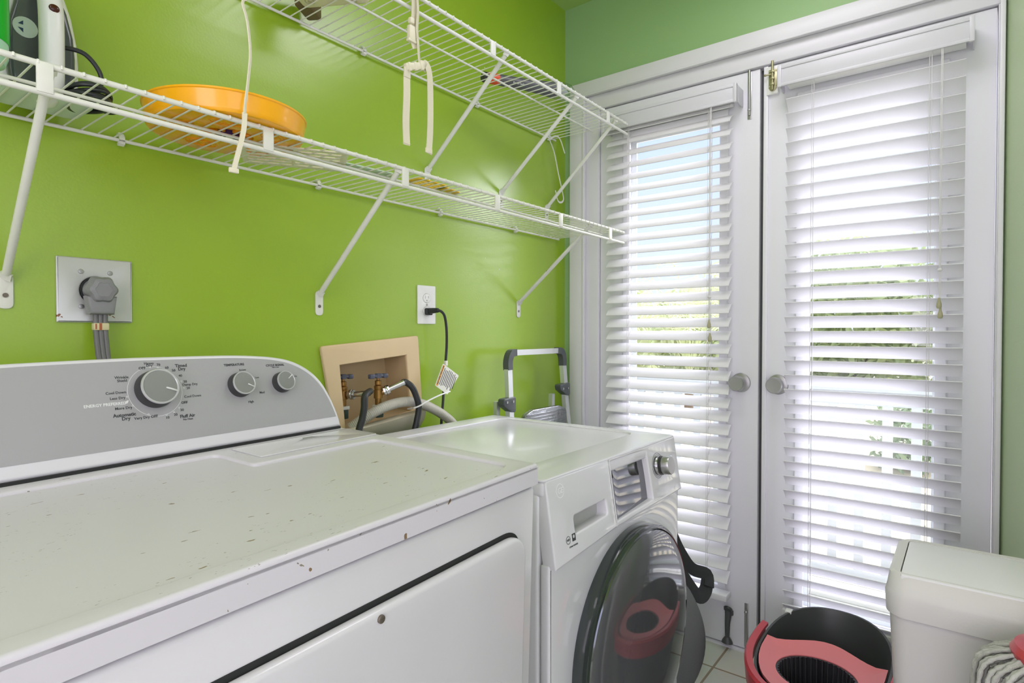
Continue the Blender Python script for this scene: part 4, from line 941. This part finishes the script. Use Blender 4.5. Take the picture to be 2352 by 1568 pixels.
g = G(); g.lathe([(0.0265, 0.272), (0.029, 0.285), (0.030, 0.310), (0.027, 0.332), (0.018, 0.345), (0, 0.348)], VM, 32); W(g, 'clear_dust_cup', CLEAR, t)
g = G(); g.lathe([(0.0, 0.275), (0.02, 0.278), (0.016, 0.30), (0.006, 0.325), (0, 0.33)], VM, 24); W(g, 'filter', mat('pale_filter', (196, 196, 204), 0.5), t)
sd = (B - A).normalized()
pr = V((-0.55, -0.20, UZ)) - V((-2.12, -1.35, 1.12)); pr.normalize(); nn = (-pr - sd * (-pr).dot(sd)).normalized()
g = G(); g.text('PowerTools', 0.0085, basis(sd, nn.cross(sd), nn, A + sd * 0.125 + nn * 0.0184), 0.01); sub(g, 'lettering', INKW, vb2, flat=True)

t = thing('webbing_strap', 'cream webbing strap with two buckles hanging from the front of the upper shelf', 'strap', (-1.17, -0.345, 1.9))
ST = dict(flat=(0.0185, 0.0016), up=(0, -1, 0))
yq = -0.3455
g = G(); g.tube([(-1.176, -0.325, 1.921), (-1.177, -0.343, 1.921), (-1.178, yq, 1.90), (-1.179, yq, 1.85), (-1.184, yq, 1.80), (-1.176, yq, 1.775)], 0, 4, 4, **ST); W(g, 'upper_strap', CREAMW, t)
g = G(); g.tube([(-1.174, yq - 0.003, 1.905), (-1.172, yq - 0.004, 1.86), (-1.176, yq - 0.005, 1.82), (-1.172, yq - 0.004, 1.79), (-1.168, yq - 0.003, 1.755), (-1.160, yq, 1.738)], 0, 4, 4, flat=(0.012, 0.0016), up=(0.5, -1, 0)); W(g, 'loop_strap', CREAMW, t)
g = G(); g.box((-1.199, yq - 0.006, 1.787), (-1.178, yq + 0.006, 1.822), 0.004); g.box((-1.197, yq - 0.007, 1.825), (-1.184, yq + 0.004, 1.839), 0.003); g.box((-1.201, yq - 0.005, 1.784), (-1.176, yq + 0.005, 1.791), 0.002); W(g, 'upper_buckle', CREAM, t)
g = G(); bm_ = T(-1.180, yq, 1.733) @ Matrix.Rotation(-0.38, 4, 'Y')
g.box((-0.030, -0.006, -0.008), (0.030, 0.006, 0.008), 0.003, mt=bm_)
for q in (-0.02, 0.0, 0.02): g.box((q - 0.004, -0.008, -0.010), (q + 0.004, 0.002, 0.009), 0.002, mt=bm_)
g.ell((0.026, 0, 0.004), (0.010, 0.007, 0.009), mt=bm_)
W(g, 'lower_buckle', CREAM, t)
g = G(); g.tube([(-1.201, yq, 1.722), (-1.203, yq, 1.70), (-1.205, yq - 0.002, 1.66), (-1.206, yq, 1.60), (-1.204, yq, 1.548)], 0, 4, 4, flat=(0.0195, 0.0016), up=(0, -1, 0)); g.box((-1.212, yq - 0.0025, 1.700), (-1.193, yq + 0.0015, 1.722), 0.001); g.box((-1.2145, yq - 0.0022, 1.550), (-1.1945, yq + 0.0012, 1.554), 0.001); W(g, 'left_tail', CREAMW, t)
g = G(); g.tube([(-1.155, yq, 1.735), (-1.148, yq - 0.004, 1.748), (-1.138, yq - 0.004, 1.738), (-1.130, yq, 1.715), (-1.127, yq + 0.002, 1.66), (-1.130, yq, 1.60), (-1.135, yq, 1.545)], 0, 4, 4, flat=(0.021, 0.0016), up=(0.15, -1, 0)); g.box((-1.146, yq - 0.0022, 1.546), (-1.1245, yq + 0.0012, 1.557), 0.001); W(g, 'right_tail', CREAMW, t)

t = thing('hanging_cord', 'thin white cord hanging in front of the orange tub', 'cord', (-1.58, -0.34, 1.9))
g = G(); g.tube([(-1.588, -0.322, 1.920), (-1.588, -0.340, 1.920), (-1.587, -0.3435, 1.88), (-1.586, -0.344, 1.80), (-1.582, -0.345, 1.706)], 0, 4, 4, flat=(0.0080, 0.0016), up=(0, -1, 0))
g.tube([(-1.582, -0.345, 1.708), (-1.584, -0.345, 1.698), (-1.576, -0.345, 1.671), (-1.571, -0.345, 1.62), (-1.575, -0.345, 1.572), (-1.581, -0.345, 1.524), (-1.582, -0.345, 1.508)], 0, 4, 4, flat=(0.0050, 0.0022), up=(0.5, -1, 0))
g.tube([(-1.582, -0.345, 1.510), (-1.584, -0.345, 1.48), (-1.592, -0.345, 1.446), (-1.602, -0.345, 1.408)], 0, 4, 4, flat=(0.0085, 0.0020), up=(0, -1, 0))
g.box((-1.611, -0.3485, 1.400), (-1.594, -0.342, 1.409), 0.002, mt=None); W(g, 'flat_cord', CREAM, t)
g = G(); g.tube([(-0.137, -0.012, 1.904), (-0.128, -0.030, 1.85), (-0.105, -0.035, 1.77), (-0.070, -0.035, 1.69), (-0.066, -0.035, 1.668), (-0.082, -0.034, 1.655), (-0.100, -0.030, 1.66), (-0.110, -0.025, 1.70)], 0, 4, 5, flat=(0.0075, 0.0016), up=(0.2, -1, 0))
g.tube([(-0.137, -0.014, 1.902), (-0.115, -0.030, 1.917), (-0.098, -0.040, 1.905), (-0.072, -0.045, 1.855)], 0, 4, 4, flat=(0.0075, 0.0016), up=(0.2, -1, 0))
tag(g.obj('plastic_tie_strap', WPLAST), 'white plastic tie looped at the door end of the upper shelf', 'tie')

# ------------------------------------------------------------------ grey bag beside the washer
t = thing('duffel_bag', 'grey fabric bag with black shoulder strap on the floor right of the washer', 'bag', (-0.43, -0.60, 0))
g = G(); seg, rows_ = 36, 22; R0 = []
for j in range(rows_ + 1):
    q = j / rows_; z = 0.004 + 0.47 * q
    k = math.sin(PI * min(1, 0.10 + q * 0.86)) ** 0.62
    ring = []
    for i in range(seg):
        a_ = 2 * PI * i / seg; fold = 1 + 0.06 * math.sin(5 * a_ + 3 * q) * (1 - 0.4 * q) + 0.03 * math.sin(11 * a_ + 5 * q)
        ax_, ay_ = 0.140 * k, 0.165 * k
        ring.append(g.bm.verts.new((-0.430 + 0.02 * q + ax_ * fold * math.cos(a_), -0.560 - 0.09 * 0 + 0.03 * q + ay_ * fold * math.sin(a_) - 0.045 * (1 - q), z)))
    R0.append(ring)
for j in range(rows_):
    for i in range(seg): g.bm.faces.new((R0[j][i], R0[j][(i + 1) % seg], R0[j + 1][(i + 1) % seg], R0[j + 1][i]))
g.bm.faces.new(R0[0][::-1]); g.bm.faces.new(R0[-1])
W(g, 'bag_body', BAGM, t, sharp=80)
g = G()
g.tube([(-0.52, -0.665, 0.60), (-0.47, -0.655, 0.575), (-0.405, -0.652, 0.50), (-0.345, -0.655, 0.43), (-0.295, -0.670, 0.372), (-0.245, -0.700, 0.345), (-0.262, -0.712, 0.315)], 0, 4, 5, flat=(0.038, 0.003), up=(-0.6, -1, 0.3))
g.tube([(-0.48, -0.650, 0.50), (-0.42, -0.670, 0.42), (-0.365, -0.690, 0.345), (-0.315, -0.700, 0.300), (-0.275, -0.705, 0.305), (-0.250, -0.703, 0.335)], 0, 4, 5, flat=(0.045, 0.003), up=(-0.5, -1, 0.6))
g.tube([(-0.52, -0.665, 0.60), (-0.54, -0.62, 0.56), (-0.53, -0.60, 0.46)], 0, 4, 5, flat=(0.038, 0.003), up=(-0.6, -1, 0.3))
W(g, 'shoulder_strap', STRAPM, t)

# ------------------------------------------------------------------ spin mop bucket
t = thing('mop_bucket', 'dark grey oval mop bucket with pink wringer and red handle, in front of the doors', 'bucket', (-0.39, -1.06, 0))
BX, BY = -0.390, -1.062
def oval(a_, b_, z, n=56, pw=2.35, cx_=BX, cy_=BY, tilt=0.0):
    o = []
    for i in range(n):
        q = 2 * PI * i / n; c_, s_ = math.cos(q), math.sin(q)
        o.append(V((cx_ + a_ * math.copysign(abs(c_) ** (2 / pw), c_), cy_ + b_ * math.copysign(abs(s_) ** (2 / pw), s_), z + tilt * c_)))
    return o
def loft(g, loops, cap0=False, cap1=False):
    R1 = [[g.bm.verts.new(p) for p in lp] for lp in loops]; n = len(loops[0])
    for a_, b_ in zip(R1, R1[1:]):
        for i in range(n): g.bm.faces.new((a_[i], a_[(i + 1) % n], b_[(i + 1) % n], b_[i]))
    if cap0: g.bm.faces.new(R1[0][::-1])
    if cap1: g.bm.faces.new(R1[-1])
    bmesh.ops.recalc_face_normals(g.bm, faces=g.bm.faces)
g = G(); loft(g, [oval(0.20, 0.112, 0.0), oval(0.215, 0.120, 0.01), oval(0.250, 0.140, 0.16), oval(0.264, 0.150, 0.262, tilt=0.012), oval(0.270, 0.154, 0.268, tilt=0.012), oval(0.270, 0.154, 0.274, tilt=0.012), oval(0.263, 0.148, 0.274, tilt=0.012), oval(0.256, 0.143, 0.255, tilt=0.012), oval(0.242, 0.132, 0.15), oval(0.205, 0.11, 0.02)], True, True)
bk = W(g, 'bucket_body', DGREY, t, sharp=50)
g = G(); g.box((-0.218, -0.944, 0.276), (-0.192, -0.926, 0.284), 0.002, mt=None); sub(g, 'spout_tab', WPLAST, bk)
# red wrap-around handle on the near half
g = G(); hp = [p for p in oval(0.286, 0.169, 0.268, 72)]
arc = [p for p in hp if p.x < BX + 0.085]
arc.sort(key=lambda p: math.atan2(p.y - BY, -(p.x - BX)))
g.tube([V((p.x, p.y, 0.268)) for p in arc], 0, 4, flat=(0.040, 0.016), up=(0, 0, 1)) if False else None
ups = [V((p.x - BX, (p.y - BY) * 2.2, 0)).normalized() for p in arc]
tt = bmesh.new(); rg = []
for p, u in zip(arc, ups):
    rg.append([tt.verts.new(V((p.x, p.y, 0)) + u * a_ + V((0, 0, z_))) for a_, z_ in ((-0.012, 0.284), (0.004, 0.287), (0.009, 0.280), (0.005, 0.232), (-0.002, 0.228), (-0.006, 0.236), (-0.004, 0.272), (-0.012, 0.276))])
for a_, b_ in zip(rg, rg[1:]):
    for i in range(8): tt.faces.new((a_[i], a_[(i + 1) % 8], b_[(i + 1) % 8], b_[i]))
tt.faces.new(rg[0]); tt.faces.new(rg[-1][::-1]); bmesh.ops.recalc_face_normals(tt, faces=tt.faces); g._merge(tt)
W(g, 'carry_handle', REDP, t)
# wringer insert
g = G(); n_ = 96; rings_ = [[] for _ in range(9)]
for i in range(n_):
    a_ = 2 * PI * i / n_; dx_, dy_ = math.cos(a_), math.sin(a_)
    h0 = V((-0.492 + 0.090 * dx_, -1.062 + 0.093 * dy_))
    # outer outline: bucket oval on the near side, wavy edge facing the well on the far side
    t_ = 0.09
    while t_ < 0.4:
        x_, y_ = -0.492 + t_ * dx_, -1.062 + t_ * dy_
        ins = (abs((x_ - BX) / 0.256) ** 2.35 + abs((y_ - BY) / 0.143) ** 2.35) < 1 and x_ < -0.352 - 0.030 * math.cos((y_ + 1.062) * 24) * -1 * (1 if abs(y_ + 1.062) < 0.131 else 0) - 0.008
        if not ins: break
        t_ += 0.001
    o1 = V((-0.492 + t_ * dx_, -1.062 + t_ * dy_))
    for q in range(5):
        w_ = q / 4; p = h0.lerp(o1, w_); rings_[q].append(V((p.x, p.y, 0.2645 + 0.0115 * w_ ** 1.5)))
    for q, (sc_, dz_) in enumerate(((1.0, -0.004), (0.99, -0.007), (0.5, -0.007), (0.0, -0.006))):
        p = h0.lerp(o1, sc_); rings_[5 + q].append(V((p.x, p.y, 0.2645 + 0.0115 * sc_ ** 1.5 + dz_)))
loft(g, rings_ + [rings_[0]])
bmesh.ops.remove_doubles(g.bm, verts=g.bm.verts, dist=1e-5)
W(g, 'wringer_tray', PINK, t)
g = G(); n_ = 48; L0 = []
for (r_, z_) in ((0.0905, 0.262), (0.086, 0.262), (0.084, 0.20), (0.078, 0.125), (0.0, 0.12)):
    if r_ == 0: break
    L0.append([V((-0.492 + (r_ - (0.004 if i % 2 and r_ < 0.088 else 0)) * math.cos(2 * PI * i / 96), -1.062 + (r_ + 0.003 - (0.004 if i % 2 and r_ < 0.088 else 0)) * math.sin(2 * PI * i / 96), z_)) for i in range(96)])
loft(g, L0, False, True)
bs = W(g, 'wringer_basket', mat('black_basket', (46, 46, 48), 0.35), t, flat=True)
g = G()
for i in range(40):
    a_ = 2 * PI * i / 40
    g.tube([(-0.492 + 0.083 * math.cos(a_), -1.062 + 0.086 * math.sin(a_), 0.2615), (-0.492 + 0.079 * math.cos(a_), -1.062 + 0.082 * math.sin(a_), 0.20), (-0.492 + 0.073 * math.cos(a_), -1.062 + 0.076 * math.sin(a_), 0.13)], 0.0016, 5)
sub(g, 'basket_ribs', mat('dark_ribs', (66, 66, 68), 0.3), bs)

# ------------------------------------------------------------------ swing-lid bin
t = thing('trash_bin', 'pale grey tall swing-lid bin at the right edge beside the mop bucket', 'bin', (-0.63, -1.37, 0))
QX, QY = -0.622, -1.378
def rr_loop(hx, hy, z, r, n=8, dx=0.0, dy=0.0, bulge=0.0):
    o = []
    for (cx_, cy_, a0_) in ((hx - r, hy - r, 0), (-hx + r, hy - r, PI / 2), (-hx + r, -hy + r, PI), (hx - r, -hy + r, 3 * PI / 2)):
        for k in range(n + 1):
            a_ = a0_ + PI / 2 * k / n
            x_, y_ = cx_ + r * math.cos(a_), cy_ + r * math.sin(a_)
            o.append(V((QX + dx + x_, QY + dy + y_, z)))
    if bulge:
        for p in o:
            yy = (p.y - QY) / hy
            if p.x < QX: p.x -= bulge * (1 - yy * yy)
    return o
g = G(); loft(g, [rr_loop(0.095, 0.112, 0.0, 0.03), rr_loop(0.100, 0.117, 0.008, 0.03), rr_loop(0.130, 0.1435, 0.590, 0.035, bulge=0.010), rr_loop(0.120, 0.135, 0.592, 0.035)], True, True)
W(g, 'bin_body', BINM, t, sharp=50)
g = G(); loft(g, [rr_loop(0.1305, 0.1440, 0.568, 0.036, bulge=0.010), rr_loop(0.136, 0.1480, 0.571, 0.036, bulge=0.012), rr_loop(0.138, 0.150, 0.610, 0.036, bulge=0.013), rr_loop(0.135, 0.1475, 0.618, 0.036, bulge=0.012)], False, False)
loft(g, [rr_loop(0.135, 0.1475, 0.618, 0.036, bulge=0.012), rr_loop(0.128, 0.143, 0.648, 0.034), rr_loop(0.121, 0.136, 0.652, 0.030)], False, False)
g.plate([(p.x, p.y) for p in rr_loop(0.1215, 0.1365, 0, 0.030)], [rrect(QX - 0.119, QY - 0.124, QX + 0.104, QY + 0.124, 0.012)], 0.644, 0.652, 0.0)
W(g, 'lid_rim', BINM, t, sharp=50)
g = G(); g.plate(rrect(-0.113, -0.1225, 0.111, 0.1225, 0.011), [], 0.0, 0.006, 0.002, T(QX - 0.007, QY, 0.6455) @ Matrix.Rotation(-0.00, 4, 'Y')); g.box((QX - 0.128, QY - 0.1225, 0.622), (QX - 0.118, QY + 0.1225, 0.6515), 0.003); W(g, 'swing_flap', BINF, t)

# ------------------------------------------------------------------ string mop standing by the bin
MX, MY = -0.900, -1.478
t = thing('string_mop', 'grey string mop with red head and dark handle at the bottom right edge', 'mop', (MX, MY, 0))
g = G(); g.cyl((MX, MY, 0.63), (MX + 0.005, MY - 0.12, 1.62), 0.0105, seg=16); W(g, 'handle', DGREY, t)
g = G(); g.lathe([(0.0, 0.030), (0.014, 0.030), (0.017, 0.012), (0.060, -0.004), (0.066, -0.014), (0.064, -0.022), (0.0, -0.020)], T(MX, MY, 0.640), 40); W(g, 'mop_head', REDP, t)
g = G(); rnd = random.Random(3)
for k in range(190):
    a_ = 2 * PI * k / 64 + rnd.random() * 0.2; ri = 0.030 + 0.012 * (k % 3); ro = 0.075 + 0.012 * (k // 64) + rnd.random() * 0.012
    pts = [V((MX + ri * math.cos(a_), MY + ri * math.sin(a_), 0.622)), V((MX + ro * 0.85 * math.cos(a_), MY + ro * 0.85 * math.sin(a_), 0.605 - 0.01 * (2 - k // 64)))]
    zz = 0.575
    while zz > 0.03:
        pts.append(V((MX + (ro + rnd.uniform(-0.004, 0.004)) * math.cos(a_ + rnd.uniform(-.05, .05)), MY + (ro + rnd.uniform(-0.004, 0.004)) * math.sin(a_ + rnd.uniform(-.05, .05)), zz)))
        zz -= 0.09
    ps = spline(pts, 8)
    tw = rnd.random() * 6
    g.tube(ps, 0.0040, 5, rf=lambda q, tw=tw, n=len(ps): 1.0 + 0.22 * math.cos(q * n * 1.9 + tw))
W(g, 'yarn', YARN, t, sharp=80)

# ------------------------------------------------------------------ added ceiling fill lights
t = thing('ceiling_fill_panel', 'added soft fill light, a white ceiling panel behind the camera', 'lamp', (-2.75, -1.25, H))  # unseen panel, its form made up for soft fill
g = G(); g.box((-3.05, -1.90, H - 0.05), (-2.45, -0.60, H), 0.006); W(g, 'fill_panel_housing', WPLAST, t)
LM = bpy.data.materials.new('fill_panel_glow'); LM.use_nodes = True; b = LM.node_tree.nodes['Principled BSDF']; b.inputs['Emission Color'].default_value = (1, 0.97, 0.96, 1); b.inputs['Emission Strength'].default_value = 3.0
g = G(); g.box((-3.03, -1.88, H - 0.056), (-2.47, -0.62, H - 0.049), 0.002); W(g, 'diffuser', LM, t)
ld = bpy.data.lights.new('panel_fill_light', 'AREA'); ld.shape = 'RECTANGLE'; ld.size = 0.54; ld.size_y = 1.24; ld.energy = PANEL_FILL_POWER; ld.color = (1.0, 0.89, 1.13)
lo = bpy.data.objects.new('panel_fill_light', ld); COL.objects.link(lo); lo.parent = t; lo.location = (0, 0, -0.062)

t = thing('ceiling_fill_panel', 'added square fill light on the ceiling, above the picture', 'lamp', (-0.70, -1.00, H))  # second unseen panel, added to brighten the room
g = G(); g.box((-1.02, -1.32, H - 0.05), (-0.38, -0.68, H), 0.006); W(g, 'fill_panel_housing', WPLAST, t)
g = G(); g.box((-1.00, -1.30, H - 0.056), (-0.40, -0.70, H - 0.049), 0.002); W(g, 'diffuser', LM, t)
ld = bpy.data.lights.new('room_fill_light', 'AREA'); ld.shape = 'SQUARE'; ld.size = 0.6; ld.energy = ROOM_FILL_POWER; ld.color = (1.0, 0.89, 1.13)
lo = bpy.data.objects.new('room_fill_light', ld); COL.objects.link(lo); lo.parent = t; lo.location = (0, 0, -0.062)

# ------------------------------------------------------------------ outside: deck, railing, plants
g = G()
for k in range(9): g.box((0.13 + k * 0.115, -5.0, -0.10), (0.238 + k * 0.115, 4.0, -0.065), 0.004)
g.box((0.13, -5.0, -0.2), (1.16, 4.0, -0.105))
struct(g, 'deck', mat('pale_deck_boards', (176, 174, 168), 0.7, var=0.08, vscale=12))
t = thing('balcony_railing', 'white picket railing outside, seen through the blind slats', 'railing', (0.92, -0.7, -0.065))
PWm = mat('white_railing_paint_shaded', (202, 203, 206), 0.6)  # white paint greyed: shade put into the colour against bright sand
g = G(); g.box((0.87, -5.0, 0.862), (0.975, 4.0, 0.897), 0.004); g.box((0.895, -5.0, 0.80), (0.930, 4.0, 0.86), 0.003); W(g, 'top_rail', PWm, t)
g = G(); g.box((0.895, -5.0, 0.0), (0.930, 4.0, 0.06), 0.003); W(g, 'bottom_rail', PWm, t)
g0 = None
for k in range(60):
    y_ = 2.3 - k * 0.1052 - 0.017
    if y_ < -2.6: break
    if g0 is None:
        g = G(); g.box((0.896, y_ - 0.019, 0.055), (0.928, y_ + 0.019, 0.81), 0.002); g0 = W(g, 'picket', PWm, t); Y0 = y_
    else:
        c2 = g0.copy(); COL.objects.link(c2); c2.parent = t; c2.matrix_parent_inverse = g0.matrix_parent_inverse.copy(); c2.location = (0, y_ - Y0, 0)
for yp in (-2.4, 2.2):
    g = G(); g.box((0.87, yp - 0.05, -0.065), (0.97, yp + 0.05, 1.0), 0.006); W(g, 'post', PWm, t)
g = G(); g.box((1.2, -40, -0.56), (90, 60, -0.5)); struct(g, 'ground', mat('pale_sand', (196, 182, 156), 0.9, bump=0.5, bscale=3, var=0.12, vscale=1.2))
LEAF = [translucent('leaf_mid_green', (176, 190, 140), 0.35), translucent('leaf_yellow_green', (214, 222, 182), 0.3), translucent('leaf_dark_green', (140, 160, 124), 0.3)]
def shrub(name, label, c, r, n, seed, mi, cat='shrub', size=0.10, group=None):
    rn = random.Random(seed); t = thing(name, label, cat, (c[0], c[1], -0.5), group)
    g = G()
    for k in range(n):
        while True:
            p = V((rn.uniform(-1, 1), rn.uniform(-1, 1), rn.uniform(-1, 1)))
            if 0.35 < p.length < 1: break
        bump_ = 1 + 0.18 * math.sin(p.x * 7 + seed) * math.cos(p.y * 6)
        q = V(c) + V((p.x * r[0], p.y * r[1], p.z * r[2])) * bump_
        if q.z < -0.47: continue
        s_ = size * rn.uniform(0.6, 1.3); M3 = Quaternion((rn.gauss(0, 1), rn.gauss(0, 1), rn.gauss(0, 1), rn.gauss(0, 1))).normalized().to_matrix()
        va = [g.bm.verts.new(q + M3 @ V(o) * s_) for o in ((-1, 0, 0), (0, 0.4, 0.1), (1, 0, 0), (0, -0.4, 0.1))]
        g.bm.faces.new(va)
    W(g, 'foliage', LEAF[mi], t, flat=True)
    g = G()
    for k in range(5):
        a_ = 2 * PI * k / 5; g.tube([(c[0], c[1], -0.5), (c[0] + 0.3 * r[0] * math.cos(a_), c[1] + 0.3 * r[1] * math.sin(a_), c[2] - r[2] * 0.1)], 0.04, 6)
    W(g, 'stems', BROWN, t)
    return t
shrub('shrub', 'pale green tree-like hedge bush far outside, seen in the middle of the right leaf', (17.5, 1.1, 1.5), (1.8, 2.3, 2.3), 4200, 5, 0, size=0.20)
shrub('shrub', 'darker bush far outside, near the right edge of the glass', (17.0, -3.0, 1.3), (1.7, 1.6, 2.0), 3000, 9, 2, size=0.19)
shrub('shrub', 'low bush just beyond the pickets, right of centre in the right leaf', (6.3, -0.85, -0.15), (0.55, 0.42, 0.62), 1300, 21, 2, size=0.07)
shrub('shrub', 'pale yellow-green bush outside, lower right behind the left leaf blind', (17.0, 5.3, 0.8), (1.8, 2.0, 2.0), 3400, 12, 1, size=0.20)
shrub('shrub', 'pale yellow-green bush outside, lower left behind the left leaf blind', (18.5, 9.6, 0.9), (1.8, 2.3, 2.1), 3600, 14, 1, size=0.20)
# palm-like grass beyond the left leaf
t = thing('palm_clump', 'feathery palm fronds outside behind the left door leaf', 'palm', (9.0, 2.9, -0.5)); rn = random.Random(4); g = G()
for f in range(34):
    a_ = rn.uniform(0, 2 * PI); Lf = rn.uniform(0.9, 1.5); h_ = rn.uniform(0.9, 1.9)
    pr_ = [V((9.0, 2.9, 0.3)), V((9.0 + 0.4 * Lf * math.cos(a_), 2.9 + 0.4 * Lf * math.sin(a_), 0.3 + h_)), V((9.0 + Lf * math.cos(a_), 2.9 + Lf * math.sin(a_), 0.3 + h_ * 1.15)), V((9.0 + 1.5 * Lf * math.cos(a_), 2.9 + 1.5 * Lf * math.sin(a_), 0.3 + h_ * 0.85))]
    ps = spline(pr_, 7); g.tube(ps, 0.008, 4)
    for i in range(5, len(ps)):
        for s_ in (-1, 1):
            p = ps[i]; dd_ = (ps[i] - ps[i - 1]).normalized(); sd_ = dd_.cross(V((0, 0, 1))).normalized() * s_
            e = p + sd_ * 0.24 + dd_ * 0.14 - V((0, 0, 0.10)); g.bm.faces.new([g.bm.verts.new(x) for x in (p, p + dd_ * 0.03, e)])
W(g, 'fronds', LEAF[1], t, flat=True)
g = G(); g.cyl((9.0, 2.9, -0.5), (9.0, 2.9, 0.35), 0.10, 0.07, seg=12); W(g, 'trunk', BROWN, t)
